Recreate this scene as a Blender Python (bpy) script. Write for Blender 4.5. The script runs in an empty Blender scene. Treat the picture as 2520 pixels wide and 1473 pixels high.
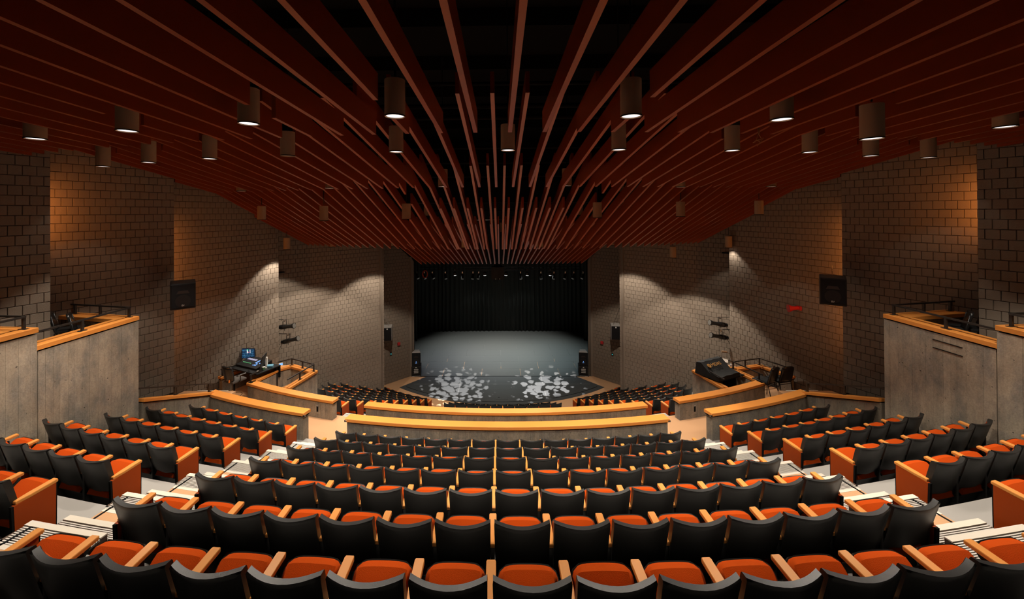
import bpy, bmesh, math, random
from mathutils import Vector, Matrix
random.seed(7)
S = bpy.context.scene
COL = S.collection
PI = math.pi
# ------------------------------------------------------------------ camera, world, exposure
F, CX, CY = 1000.0, 1208.97, 514.93            # photograph frame 2520 x 1473
YAW, ROLL, PITCH, CAMX, EZ = math.radians(-.7742), math.radians(-.3727), math.radians(-.3066), -.2076, 10.17
def cam_axes():
    cy, sy, cp, sp, cr, sr = math.cos(YAW), math.sin(YAW), math.cos(PITCH), math.sin(PITCH), math.cos(ROLL), math.sin(ROLL)
    Ry = Matrix(((cy,0,-sy),(0,1,0),(sy,0,cy))); Rp = Matrix(((1,0,0),(0,cp,-sp),(0,sp,cp))); Rr = Matrix(((cr,-sr,0),(sr,cr,0),(0,0,1)))
    return Rr @ Rp @ Ry                          # rows: right, down, forward in (X, H, depth)
MC = cam_axes()
def w3(v): return Vector((v[0], v[2], -v[1]))
cd = bpy.data.cameras.new('camera'); cam = bpy.data.objects.new('camera', cd); COL.objects.link(cam)
r_, d_, f_ = w3(MC[0]), w3(MC[1]), w3(MC[2])
m = Matrix((r_, -d_, -f_)).transposed().to_4x4(); m.translation = Vector((CAMX, 0, EZ)); cam.matrix_world = m
cd.sensor_fit = 'HORIZONTAL'; cd.sensor_width = 36; cd.lens = F*36/2520
cd.shift_x = (1260-CX)/2520; cd.shift_y = (CY-736.5)/2520; cd.clip_start = .05; cd.clip_end = 200
S.camera = cam
S.view_settings.view_transform = 'Standard'; S.view_settings.look = 'None'; S.view_settings.gamma = 1; S.view_settings.exposure = 0
S.view_settings.use_curve_mapping = False
W = bpy.data.worlds.new('world'); S.world = W; W.use_nodes = True
W.node_tree.nodes['Background'].inputs[0].default_value = (.9, .8, .7, 1); W.node_tree.nodes['Background'].inputs[1].default_value = .0
def bp(px, py, depth):                           # world point seen at a pixel of the photograph, at a depth along the hall
    c = Vector(((px-CX)/F, (py-CY)/F, 1)); v = MC.transposed() @ c; t = depth/v[2]
    return Vector((CAMX+t*v[0], depth, EZ-t*v[1]))
def wrap(name, data, loc): o = bpy.data.objects.new(name, data); o.location = loc; COL.objects.link(o); return o
def aim(o, target): o.rotation_euler = (Vector(target)-o.location).to_track_quat('-Z', 'Y').to_euler()
def spot(loc, target, power, ang, col=(1,.9,.78), blend=.25, rad=.06):
    l = bpy.data.lights.new('spot', 'SPOT'); l.energy = power; l.color = col; l.spot_size = math.radians(ang); l.spot_blend = blend; l.shadow_soft_size = rad
    o = wrap('spot_light', l, loc); aim(o, target); return o
def area(loc, target, power, sx, sy, col):
    l = bpy.data.lights.new('area', 'AREA'); l.energy = power; l.color = col; l.shape = 'RECTANGLE'; l.size = sx; l.size_y = sy
    o = wrap('area_light', l, loc); aim(o, target); return o
LAMP_POWER = 460
WARM = (1, .88, .74)
# stage wash from the bars above the stage (cool white), back light, side blues
for x, y, p, c in ((-4.2,30,2600,(.95,1,.96)), (0,29.4,3800,(1,.97,.88)), (4.2,30,2600,(.86,1,.98)), (-2.2,32.4,2600,(1,1,.93)), (2.2,32.4,2600,(1,1,.93)), (-3.2,28.2,1300,(.62,.7,1)), (3.8,28.4,1300,(.55,.85,1)), (0,26.6,2600,(.92,1,.95))):
    spot((x,y,6.8), (x*.8,y-.4,0), p*.7, 74, c, 1, .1)
# amber slot lights hidden behind the ends of the stepped wall panels
AMBER = (1, .33, .07)
for s in (-1, 1):
    a = area((s*10.35,8.75,EZ+.05), (s*10.1,11.0,EZ-.0), 11, .2, 1.3, AMBER); a.data.spread = math.radians(160)
    a = area((s*10.28,12.0,EZ-2.2), (s*9.9,15.2,EZ-2.4), 26, .2, 4.0, AMBER); a.data.spread = math.radians(160)
# two breakup (gobo) profile spots on the thrust
def gobo(loc, target, power, ang, scale, soft, off):
    o = spot(loc, target, power, ang, (1,.93,.9), .5, .01); l = o.data; l.use_nodes = True; nt = l.node_tree; N = nt.nodes; L = nt.links
    em = N['Emission']; tc = N.new('ShaderNodeTexCoord'); sx = N.new('ShaderNodeSeparateXYZ'); L.new(tc.outputs['Normal'], sx.inputs[0])
    dv = []
    for k in (0, 1):
        q = N.new('ShaderNodeMath'); q.operation = 'DIVIDE'; L.new(sx.outputs[k], q.inputs[0]); L.new(sx.outputs[2], q.inputs[1]); dv.append(q)
    cb = N.new('ShaderNodeCombineXYZ'); L.new(dv[0].outputs[0], cb.inputs[0]); L.new(dv[1].outputs[0], cb.inputs[1]); cb.inputs[2].default_value = off
    nz = N.new('ShaderNodeTexNoise'); nz.inputs['Scale'].default_value = scale*1.1; nz.inputs['Detail'].default_value = 1; L.new(cb.outputs[0], nz.inputs['Vector'])
    mx = N.new('ShaderNodeVectorMath'); mx.operation = 'MULTIPLY_ADD'; L.new(nz.outputs['Color'], mx.inputs[0]); mx.inputs[1].default_value = (1.1/scale,)*3; L.new(cb.outputs[0], mx.inputs[2])
    vo = N.new('ShaderNodeTexVoronoi'); vo.feature = 'F1'; vo.inputs['Scale'].default_value = scale; vo.inputs['Randomness'].default_value = .8; L.new(mx.outputs[0], vo.inputs['Vector'])
    ln = N.new('ShaderNodeVectorMath'); ln.operation = 'LENGTH'; cb2 = N.new('ShaderNodeCombineXYZ'); L.new(dv[0].outputs[0], cb2.inputs[0]); L.new(dv[1].outputs[0], cb2.inputs[1]); L.new(cb2.outputs[0], ln.inputs[0])
    rad = N.new('ShaderNodeMapRange'); L.new(ln.outputs['Value'], rad.inputs['Value']); t = math.tan(math.radians(ang/2))
    rad.inputs['From Min'].default_value = t*.2; rad.inputs['From Max'].default_value = t; rad.inputs['To Min'].default_value = .60; rad.inputs['To Max'].default_value = .2
    sb = N.new('ShaderNodeMath'); sb.operation = 'SUBTRACT'; L.new(rad.outputs[0], sb.inputs[0]); L.new(vo.outputs['Distance'], sb.inputs[1])
    st = N.new('ShaderNodeMapRange'); st.interpolation_type = 'SMOOTHSTEP'; L.new(sb.outputs[0], st.inputs['Value']); st.inputs['From Min'].default_value = -soft; st.inputs['From Max'].default_value = soft
    L.new(st.outputs[0], em.inputs['Strength'])
gobo((-1.1,15.6,EZ-.62), (-2.55,23.55,0), 45000, 22, 30, .10, 0)
gobo((1.35,15.6,EZ-.62), (2.6,23.55,0), 70000, 22, 28, .06, 3.7)
# ------------------------------------------------------------------ materials
def mat(name, col, rough=.6, spec=.5, metal=0, noise=None, bump=None, emit=None, rnd=0, tone=False, streak=None, sheen=0, two=None, tint=None):
    mt = bpy.data.materials.new(name); mt.use_nodes = True; nt = mt.node_tree; N = nt.nodes; L = nt.links; b = N['Principled BSDF']
    b.inputs['Base Color'].default_value = (*col, 1); b.inputs['Roughness'].default_value = rough; b.inputs['Specular IOR Level'].default_value = spec; b.inputs['Metallic'].default_value = metal
    if tint: b.inputs['Specular Tint'].default_value = (*tint, 1)
    if sheen: b.inputs['Sheen Weight'].default_value = sheen; b.inputs['Sheen Tint'].default_value = (*[min(1, c*2) for c in col], 1)
    if emit: b.inputs['Emission Color'].default_value = (*emit[0], 1); b.inputs['Emission Strength'].default_value = emit[1]
    fac = None
    def mul(a, bb):
        if a is None: return bb
        q = N.new('ShaderNodeMath'); q.operation = 'MULTIPLY'; L.new(a, q.inputs[0]); L.new(bb, q.inputs[1]); return q.outputs[0]
    def rng(sock, lo, hi, f0=0, f1=1):
        q = N.new('ShaderNodeMapRange'); L.new(sock, q.inputs['Value']); q.inputs['From Min'].default_value = f0; q.inputs['From Max'].default_value = f1; q.inputs['To Min'].default_value = lo; q.inputs['To Max'].default_value = hi; return q.outputs[0]
    tc = N.new('ShaderNodeTexCoord'); ge = N.new('ShaderNodeNewGeometry')
    for sc, lo, hi, det, stretch, world in (noise or ()):
        mp = N.new('ShaderNodeMapping'); mp.inputs['Scale'].default_value = stretch; L.new(ge.outputs['Position'] if world else tc.outputs['Object'], mp.inputs[0])
        nz = N.new('ShaderNodeTexNoise'); nz.inputs['Scale'].default_value = sc; nz.inputs['Detail'].default_value = det; L.new(mp.outputs[0], nz.inputs['Vector']); fac = mul(fac, rng(nz.outputs[0], lo, hi, .25, .75))
    if rnd:
        oi = N.new('ShaderNodeObjectInfo'); ad = N.new('ShaderNodeMath'); ad.operation = 'ADD'; L.new(oi.outputs['Random'], ad.inputs[0]); L.new(ge.outputs['Random Per Island'], ad.inputs[1])
        fr = N.new('ShaderNodeMath'); fr.operation = 'FRACT'; L.new(ad.outputs[0], fr.inputs[0]); fac = mul(fac, rng(fr.outputs[0], 1-rnd, 1+rnd))
    if tone:
        at = N.new('ShaderNodeAttribute'); at.attribute_name = 'tone'; fac = mul(fac, at.outputs['Fac'])
    if fac is not None:
        mx = N.new('ShaderNodeMix'); mx.data_type = 'RGBA'; mx.blend_type = 'MULTIPLY'; mx.inputs[0].default_value = 1; mx.inputs[6].default_value = (*col, 1); L.new(fac, mx.inputs[7])
        if two:
            mp = N.new('ShaderNodeMapping'); mp.inputs['Scale'].default_value = (1.5,1.5,.8); L.new(ge.outputs['Position'], mp.inputs[0]); nz = N.new('ShaderNodeTexNoise'); nz.inputs['Scale'].default_value = 1.6; nz.inputs['Detail'].default_value = 6; nz.inputs['Roughness'].default_value = .65; L.new(mp.outputs[0], nz.inputs['Vector'])
            m2 = N.new('ShaderNodeMix'); m2.data_type = 'RGBA'; m2.inputs[6].default_value = (*col, 1); m2.inputs[7].default_value = (*two, 1); L.new(rng(nz.outputs[0], 0, 1, .42, .62), m2.inputs[0]); L.new(m2.outputs[2], mx.inputs[6]); L.new(mx.outputs[2], b.inputs['Base Color'])
    if bump:
        h = None
        for sc, dist in bump:
            nz = N.new('ShaderNodeTexNoise'); nz.inputs['Scale'].default_value = sc; nz.inputs['Detail'].default_value = 3; L.new(ge.outputs['Position'], nz.inputs['Vector'])
            bm = N.new('ShaderNodeBump'); bm.inputs['Distance'].default_value = dist; bm.inputs['Strength'].default_value = .8; L.new(nz.outputs[0], bm.inputs['Height'])
            if h is not None: L.new(h, bm.inputs['Normal'])
            h = bm.outputs[0]
        L.new(h, b.inputs['Normal'])
    return mt
U = (1,1,1)
M = dict(
 block=mat('split_block', (.19,.153,.119), .95, .2, noise=[(70,.72,1.28,3,U,1),(.55,.75,1.25,2,U,1)], bump=[(90,.004)], rnd=.17),
 mortar=mat('mortar', (.055,.045,.038), .95, .1),
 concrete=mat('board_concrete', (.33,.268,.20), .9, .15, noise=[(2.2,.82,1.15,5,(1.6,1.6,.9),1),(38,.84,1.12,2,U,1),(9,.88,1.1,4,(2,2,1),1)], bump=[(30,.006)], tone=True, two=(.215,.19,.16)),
 pit=mat('concrete_pit', (.05,.042,.035), .95, .1),
 oak=mat('oak', (.60,.225,.045), .45, .2, noise=[(6,.78,1.18,4,(1,1,6),1),(60,.9,1.08,2,U,1)]),
 arm=mat('arm_oak', (.56,.225,.05), .42, .2, noise=[(9,.82,1.15,4,(7,.6,7),0)]),
 panel=mat('panel_wood', (.28,.042,.004), .5, .12, noise=[(5,.7,1.2,4,(6,6,.7),1)]),
 fabric=mat('orange_velour', (.40,.052,.0045), .95, .05, noise=[(3,.85,1.12,3,U,1),(40,.8,1.15,3,(6,1,1),0)], bump=[(220,.002)], sheen=0),
 plastic=mat('black_plastic', (.0095,.0095,.009), .42, .45, bump=[(260,.0008)]),
 black=mat('black_metal', (.009,.009,.009), .38, .5),
 flat=mat('flat_black', (.006,.006,.006), .9, .1),
 rail=mat('rail_black', (.02,.017,.015), .35, .5),
 carpet=mat('tan_carpet', (.47,.27,.145), .97, .05, noise=[(14,.88,1.1,4,U,1),(160,.8,1.2,2,U,1)], bump=[(200,.004)]),
 grey=mat('grey_floor', (.275,.262,.245), .8, .3, noise=[(3,.84,1.12,5,(1,3,1),1),(40,.92,1.06,2,U,1)]),
 nosing=mat('cream_nosing', (.54,.49,.415), .7, .3, noise=[(20,.9,1.06,3,U,1)]),
 rib=mat('rib_metal', (.50,.47,.43), .45, .5, metal=.3),
 slot=mat('rib_slot', (.07,.045,.032), .8, .2),
 fin=mat('red_fin', (.21,.032,.007), .36, 1.0, tint=(1,.55,.33), noise=[(2,.85,1.12,4,U,1)]),
 lamp=mat('tan_lamp', (.33,.22,.135), .8, .2, noise=[(30,.9,1.08,2,(1,1,4),1)]),
 lens=mat('lit_reflector', (.9,.9,.9), .2, .5, emit=((1,.96,.98), 1.1)),
 dull=mat('unlit_reflector', (.35,.33,.3), .3, .5, metal=.6),
 stage=mat('stage_black', (.05,.052,.05), .55, .4, noise=[(2.2,.7,1.35,5,U,1),(60,.75,1.3,3,(1,6,1),1)]),
 thrust=mat('thrust_black', (.04,.043,.044), .7, .3, noise=[(9,.85,1.15,3,U,1)]),
 seam=mat('stage_seam', (.17,.17,.165), .8, .2),
 curtain=mat('black_velour', (.045,.05,.046), .95, .1, noise=[(.8,.7,1.3,2,(6,1,.3),1)]),
 speaker=mat('speaker_black', (.007,.007,.007), .55, .4),
 cloth=mat('grille_cloth', (.010,.010,.011), .8, .2),
 spgrey=mat('speaker_grey', (.30,.28,.26), .6, .3),
 badge=mat('badge_white', (.75,.73,.7), .5, .3),
 chrome=mat('chrome', (.7,.68,.66), .18, .5, metal=1),
 red=mat('alarm_red', (.42,.012,.012), .4, .5),
 vinyl=mat('black_vinyl', (.010,.010,.010), .25, .6),
 gold=mat('gold_print', (.42,.22,.06), .6, .3),
 cover=mat('nylon_cover', (.007,.0075,.008), .7, .3, bump=[(9,.02)]),
 white=mat('white_plastic', (.7,.68,.65), .5, .4),
 paper=mat('paper', (.55,.5,.45), .8, .2),
 green=mat('mug_green', (.07,.2,.09), .4, .4), blue=mat('blue_print', (.12,.3,.42), .6, .3),
 seat=mat('grey_seat', (.08,.07,.063), .9, .1), orange=mat('hang_tag', (.8,.22,.03), .6, .3),
 wire=mat('copper_wire', (.5,.24,.1), .35, .5, metal=.6),
 hose=mat('orange_hose', (.42,.06,.02), .6, .3),
 lav=mat('lavender_key', (.3,.3,.4), .5, .4, emit=((.45,.47,.75), .35)), gkey=mat('green_key', (.1,.3,.15), .5, .4, emit=((.1,.5,.2), .35)), bkey=mat('blue_key', (.1,.2,.4), .5, .4, emit=((.2,.45,1), .8)),
 screen=mat('screen_navy', (.01,.02,.04), .3, .5, emit=((.008,.03,.075), 1)), sblue=mat('screen_blue', (.02,.1,.2), .3, .5, emit=((.06,.25,.42), 1)), steal=mat('touch_blue', (.05,.2,.5), .3, .5, emit=((.13,.42,.95), 1)),
 swhite=mat('screen_white', (.5,.5,.5), .3, .5, emit=((.8,.85,.9), 1)), sgreen=mat('screen_green', (.1,.5,.2), .3, .5, emit=((.1,.8,.25), 1)), sred=mat('screen_red', (.5,.05,.1), .3, .5, emit=((.9,.05,.15), 1)),
 beam=mat('stage_lamp', (.9,.9,.9), .3, .5, emit=((.95,1,1), 12)), teal=mat('teal_led', (.02,.2,.2), .3, .5, emit=((.05,.6,.6), 1)),
)
# ------------------------------------------------------------------ mesh helpers
class MB:
    def __init__(s): s.v = []; s.f = []; s.t = []; s.mi = []
    def add(s, vs, fs, tone=1, mi=0):
        o = len(s.v); s.v += [tuple(v) for v in vs]; s.f += [tuple(i+o for i in f) for f in fs]; s.t += [tone]*len(fs); s.mi += [mi]*len(fs); return s
    def box(s, a, b, tone=1, mi=0):
        x0,y0,z0 = a; x1,y1,z1 = b
        return s.hexa([(x0,y0,z0),(x1,y0,z0),(x1,y1,z0),(x0,y1,z0)], [(x0,y0,z1),(x1,y0,z1),(x1,y1,z1),(x0,y1,z1)], tone, mi)
    def hexa(s, lo, hi, tone=1, mi=0):            # n-gon prism, bottom ring and top ring, both counter-clockwise from above
        n = len(lo); fs = [tuple(range(n-1,-1,-1)), tuple(range(n,2*n))] + [(i,(i+1)%n,n+(i+1)%n,n+i) for i in range(n)]
        return s.add(list(lo)+list(hi), fs, tone, mi)
    def bbox(s, a, b, c=.01, mi=0):               # box with chamfered edges
        bm = bmesh.new(); bmesh.ops.create_cube(bm, size=1)
        for v in bm.verts: v.co = Vector([a[k]+(v.co[k]+.5)*(b[k]-a[k]) for k in range(3)])
        bmesh.ops.bevel(bm, geom=bm.edges[:], offset=c, segments=2, affect='EDGES', profile=.5)
        return s.bm(bm, mi)
    def bm(s, bm, mi=0, tone=1):
        bm.verts.index_update(); s.add([v.co for v in bm.verts], [[v.index for v in f.verts] for f in bm.faces], tone, mi); bm.free(); return s
    def tube(s, pts, r, n=8, mi=0, cap=True):
        pts = [Vector(p) for p in pts]; rs = r if isinstance(r, (list,tuple)) else [r]*len(pts); vs = []; fs = []
        for i, p in enumerate(pts):
            d = (pts[min(i+1,len(pts)-1)]-pts[max(i-1,0)]).normalized(); a = d.orthogonal().normalized() if i == 0 else (a-d*a.dot(d)).normalized(); b = d.cross(a)
            for k in range(n): t = 2*PI*k/n; vs.append(p+a*(math.cos(t)*rs[i])+b*(math.sin(t)*rs[i]))
        for i in range(len(pts)-1):
            for k in range(n): fs.append((i*n+k, i*n+(k+1)%n, (i+1)*n+(k+1)%n, (i+1)*n+k))
        if cap: fs += [tuple(range(n-1,-1,-1)), tuple(range((len(pts)-1)*n, len(pts)*n))]
        return s.add(vs, fs, 1, mi)
    def xf(s, mtx): s.v = [tuple(mtx @ Vector(v)) for v in s.v]; return s
    def mesh(s, name, mats, smooth=False):
        me = bpy.data.meshes.new(name); me.from_pydata(s.v, [], s.f)
        for mm in (mats if isinstance(mats, (list,tuple)) else [mats]): me.materials.append(mm)
        if any(s.mi): me.polygons.foreach_set('material_index', s.mi)
        if any(t != 1 for t in s.t) or mats is M['concrete']:
            at = me.attributes.new('tone', 'FLOAT', 'FACE'); at.data.foreach_set('value', s.t)
        if smooth: me.shade_smooth()
        if smooth == 2: me.set_sharp_from_angle(angle=math.radians(38))
        me.update(); return me
    def build(s, name, mats, parent=None, smooth=False, **kw): return put(name, s.mesh(name, mats, smooth), parent, **kw)
def put(name, me, parent=None, loc=None, rot=None, kind=None, label=None):
    o = bpy.data.objects.new(name, me); COL.objects.link(o)
    if parent: o.parent = parent
    if loc is not None: o.location = loc
    if rot is not None: o.rotation_euler = rot
    if kind: o['kind'] = kind
    if label: o['label'] = label
    return o
def thing(name, label, cat, loc=(0,0,0), rz=0, group=None, kind=None):
    o = bpy.data.objects.new(name, None); COL.objects.link(o); o.location = loc; o.rotation_euler = (0,0,rz); o.empty_display_size = .1
    return tag(o, label, cat, group, kind)
def tag(o, label=None, cat=None, group=None, kind=None):
    if label: o['label'] = label
    if cat: o['category'] = cat
    if group: o['group'] = group
    if kind: o['kind'] = kind
    return o
def struct(name, label=None): o = thing(name, label, None); o['kind'] = 'structure'; return o
ORD = ['zeroth','first','second','third','fourth','fifth','sixth','seventh','eighth','ninth','tenth','eleventh','twelfth','thirteenth','fourteenth','fifteenth','sixteenth','seventeenth','eighteenth','nineteenth','twentieth','twenty-first','twenty-second','twenty-third']
ORD += ['twenty-'+w for w in ORD[4:10]]+['thirtieth']+['thirty-'+w for w in ORD[1:10]]
SIDE = {-1: 'left', 1: 'right'}
ZC = 30.8                                        # centre of the concentric plan (depth along the axis)
def pol(R, th, H=0): return Vector((R*math.sin(th), ZC-R*math.cos(th), EZ-H))
# ------------------------------------------------------------------ walls of concrete block, stepped panels
PAN = {'A': ((11.76,4.0),(9.69,8.5)), 'B': ((10.87,8.5),(9.47,11.53)), 'C': ((10.67,11.9),(9.24,16.66)), 'D': ((10.3,16.8),(6.235,21.5)), 'E': ((8.5,22.33),(5.436,25.4))}
def wall_w(z):
    for k, zz in (('A',8.5),('B',11.53),('C',16.66),('D',21.5),('E',99)):
        if z < zz: (a,b),(c,d) = PAN[k]; return a+(c-a)*(z-b)/(d-b)
BS = .2032
def block_mesh(w):
    m_ = MB(); h = BS-.010; w = w-.008; c = .006; d = .02
    m_.add([(-w/2,-d,0),(w/2,-d,0),(w/2,-d,h),(-w/2,-d,h),(-w/2,0,0),(w/2,0,0),(w/2,0,h),(-w/2,0,h),(-w/2+c,-d-c,c),(w/2-c,-d-c,c),(w/2-c,-d-c,h-c),(-w/2+c,-d-c,h-c)],
           [(8,9,10,11),(0,1,9,8),(1,2,10,9),(2,3,11,10),(3,0,8,11),(4,5,1,0),(5,6,2,1),(6,7,3,2),(7,4,0,3)])
    return m_
full, half = block_mesh(BS), block_mesh(BS/2)
full_me, half_me = full.mesh('block', M['block']), half.mesh('half_block', M['block'])
RANGE = {'A': (-1.8,3.4,7.3), 'B': (-2.0,4.9,8.6), 'C': (-1.1,6.4,11.9), 'D': (.4,10.0,16.9), 'E': (.9,10.16,22.6)}
def wall_panel(s, k):
    (a,b),(c,d) = PAN[k]; p0, p1 = Vector((s*a,b,0)), Vector((s*c,d,0)); u = (p1-p0).normalized(); ln = (p1-p0).length
    nrm = Vector((u.y,-u.x,0)) if s > 0 else Vector((-u.y,u.x,0))
    if nrm.x*s > 0: nrm = -nrm
    root = struct('wall_'+SIDE[s], f'{SIDE[s]} side wall panel of grey brown concrete block, {dict(A="nearest the camera",B="second from the camera",C="in the middle",D="beside the lower seats",E="next to the stage opening")[k]}')
    # core slab behind the blocks, and the return at its far end
    top = EZ+3.6; q0, q1 = p0-nrm*.3, p1-nrm*.3
    ring = [p0,p1,q1,q0] if (p1-p0).cross(q0-p0).z > 0 else [p0,q0,q1,p1]
    MB().hexa([(v.x,v.y,-.4) for v in ring], [(v.x,v.y,top) for v in ring]).build('mortar_core', M['mortar'], root)
    e = Vector((s*{'A':10.87,'B':10.67,'C':10.3,'D':8.5,'E':9.5}[k], {'A':8.5,'B':11.9,'C':16.8,'D':22.33,'E':25.4}[k], 0)); e2 = e+Vector((0,-.25,0)); p2 = p1+Vector((s*.02,-.02,0)); p3 = p1+Vector((s*.1,-.25,0))
    ring = [p2,e,e2,p3] if s > 0 else [p2,p3,e2,e]
    ring = ring if sum((ring[i].x*ring[(i+1)%4].y-ring[(i+1)%4].x*ring[i].y) for i in range(4)) > 0 else ring[::-1]
    MB().hexa([(v.x,v.y,-.4) for v in ring], [(v.x,v.y,top) for v in ring]).build('return_wall', M['block'], root)
    h0, h1, zmin = RANGE[k]; n0 = math.floor((EZ-h1)/BS); n1 = math.ceil((EZ-h0)/BS)
    # local frame: x along the wall from the far end back to the near end, -y out of the face
    rot = math.atan2(u.y, u.x) if s < 0 else math.atan2(-u.y, -u.x); ex = Vector((math.cos(rot), math.sin(rot), 0)); back = -u
    items = []
    for j in range(n0, n1):
        z0 = j*BS; pos = 0; first = True
        while True:
            if first and j % 2: w = BS/2
            else: w = BS
            first = False
            cen = p1+back*(pos+w/2); pos += w
            if cen.y < zmin or pos > ln: break
            items.append((cen.y, z0, cen, w < BS*.9))
    items.sort(key=lambda t: (t[0]*t[0]+(t[1]-EZ)**2+t[2].x**2))
    cnt = 300 if k != 'E' else 0
    rest = MB(); R = Matrix.Rotation(rot, 4, 'Z')
    for i, (y, z0, cen, hf) in enumerate(items):
        jit = random.uniform(-.0025, .0025); loc = cen-nrm*jit; loc.z = z0
        if i < cnt: put('block', half_me if hf else full_me, root, loc, (0,0,rot))
        else:
            src = half if hf else full; T = Matrix.Translation(loc) @ R; rest.add([T @ Vector(v) for v in src.v], src.f)
    if rest.f: rest.build('block_courses', M['block'], root, kind='stuff')
for s in (-1, 1):
    for k in 'ABCDE': wall_panel(s, k)
# back wall and black roof deck
o = struct('wall_back', 'grey block wall behind the last seats'); MB().box((-12.5,-4.4,2),(12.5,-4.1,16)).build('wall_face', M['block'], o)
for s in (-1, 1):
    o = struct('wall_'+SIDE[s], f'{SIDE[s]} side wall behind the camera'); MB().box((s*12.0-.15,-4.2,2),(s*12.0+.15,4.2,16)).build('wall_face', M['block'], o)
o = struct('ceiling', 'black roof deck above the red fins')
MB().box((-13,-4.4,14.6),(13,26,14.9)).build('roof_deck', M['flat'], o)
mb = MB()
for i in range(9): mb.box((-13,-2+i*2.7,14.2),(13,-1.8+i*2.7,14.6))
mb.build('joists', M['flat'], o, kind='stuff')
# ------------------------------------------------------------------ stage house
o = struct('wall_stage', 'black walls and header of the stage house')
for s in (-1, 1): MB().box((min(s*5.46,s*12),25.4,-.3),(max(s*5.46,s*12),25.7,14)).build('proscenium_return', M['flat'], o)
MB().box((-6,25.42,7.05),(6,25.7,14.5)).build('header', M['flat'], o)
for s in (-1, 1): MB().box((s*8-.1,25.6,-.2),(s*8+.1,36,12)).build('side_wall', M['flat'], o)
MB().box((-8,36,-.2),(8,36.2,12)).build('rear_wall', M['flat'], o); MB().box((-8,25.6,11.8),(8,36.2,12)).build('loft', M['flat'], o)
MB().hexa([(-8,22.4,EZ+.7),(8,22.4,EZ+.7),(8,25.4,EZ-3.1),(-8,25.4,EZ-3.1)][::1], [(-8,22.4,EZ+.9),(8,22.4,EZ+.9),(8,25.4,EZ-2.9),(-8,25.4,EZ-2.9)]).build('soffit', M['flat'], o)
fl = struct('floor', 'black stage floor of large panels')
MB().box((-8,25.15,-.3),(8,36,-.02)).build('subfloor', M['seam'], fl)
pm = MB().bbox((-1.2155,-.606,-.02),(1.2155,.606,0),.003).mesh('floor_panel', M['stage'])
for j in range(8):
    for i in range(-3, 4):
        x = i*2.44+(1.22 if j % 2 else 0)
        if abs(x) < 8: put('floor_panel', pm, fl, (x,25.16+.61+j*1.22,0))
def pleat(x0, x1, y, z0, z1, n, amp, name, label, group, rz=0, loc=None):
    m_ = MB(); k = n*8; vs = []; ph = [random.uniform(0,6.28) for _ in range(4)]
    for i in range(k+1):
        t = i/k; yy = amp*math.sin(t*n*2*PI+.8*math.sin(t*17+ph[0]))*(.7+.3*math.sin(t*9+ph[1]))
        for zz, g in ((z0,1.25),(z0+(z1-z0)*.5,1),(z1,.7)): vs.append((x0+(x1-x0)*t, y+yy*g, zz))
    fs = [(i*3+a, (i+1)*3+a, (i+1)*3+a+1, i*3+a+1) for i in range(k) for a in (0,1)]
    ob = m_.add(vs, fs).build(name, M['curtain'], smooth=1); md = ob.modifiers.new('thick','SOLIDIFY'); md.thickness = .01
    return tag(ob, label, 'curtain', group)
for i, (a, b) in enumerate(((-7.9,-2.6),(-2.62,2.62),(2.6,7.9))):
    pleat(a, b, 34.6+(.05 if i == 1 else 0), .01, 9.5, 15, .09, 'stage_curtain', f'black velour backdrop curtain, {("left","middle","right")[i]} panel at the rear of the stage', 'backdrop curtains')
for s in (-1, 1):
    for j, y in enumerate((27.2,29.6,32.0)): pleat(s*(6.75+.2*j)-.6, s*(6.75+.2*j)+.6, y, .03, 9, 4, .07, 'masking_leg', f'black masking leg on the {SIDE[s]} of the stage, {ORD[j+1]} from the front', 'masking legs')
def arc_slab(R0, R1, th0, th1, H0, H1, n=24, mb=None, tone=1):
    mb = mb or MB(); vs = []
    for i in range(n+1):
        t = th0+(th1-th0)*i/n; vs += [pol(R0,t,H0), pol(R1,t,H0), pol(R1,t,H1), pol(R0,t,H1)]
    fs = []
    for i in range(n):
        a, b = i*4, i*4+4
        fs += [(a,b,b+1,a+1)[::-1], (a+1,b+1,b+2,a+2)[::-1], (a+2,b+2,b+3,a+3)[::-1], (a+3,b+3,b,a)[::-1]]
    fs += [(0,1,2,3), (n*4,n*4+1,n*4+2,n*4+3)[::-1]]
    return mb.add(vs, fs, tone)
# thrust: black arc with a point at each side, set in the tan apron
ap = struct('floor', 'tan carpeted apron around the black thrust')
arc_slab(4.0, 11.7, -.95, .95, EZ+.3, EZ+.004, 40).build('apron_carpet', M['carpet'], ap)
th = thing('stage_thrust', 'black curved stage thrust with two dappled pools of light', 'stage')
ring = [(-4.53,25.2)]+[(pol(9.35,-.686+1.372*i/30).x, pol(9.35,-.686+1.372*i/30).y) for i in range(31)]+[(4.53,25.2)]
MB().hexa([(x,y,-.05) for x,y in ring], [(x,y,.012) for x,y in ring]).build('thrust_floor', M['thrust'], th)
mb = MB(); arc_slab(9.02, 9.06, -.66, .66, EZ-.011, EZ-.016, 40, mb); mb.build('edge_seam', M['flat'], th)
mb = MB(); [mb.box((x-.004,22.2,.012),(x+.004,25.1,.014)) for x in (-2.44,2.44)]; [mb.box((-hw,y-.004,.012),(hw,y+.004,.014)) for y, hw in ((24.0,5.2),)]; mb.build('panel_seams', M['seam'], th)
mb = MB(); mb.bbox((-.32,22.0,.01),(.32,22.5,.022),.004); tr = mb.build('floor_hatch', M['thrust'], th); MB().box((-.2,22.22,.02),(-.12,22.27,.03)).build('hatch_ring', M['chrome'], tr)
MB().box((-5.4,25.1,.0),(5.4,25.16,.016)).build('front_edge', M['flat'], th)
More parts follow.
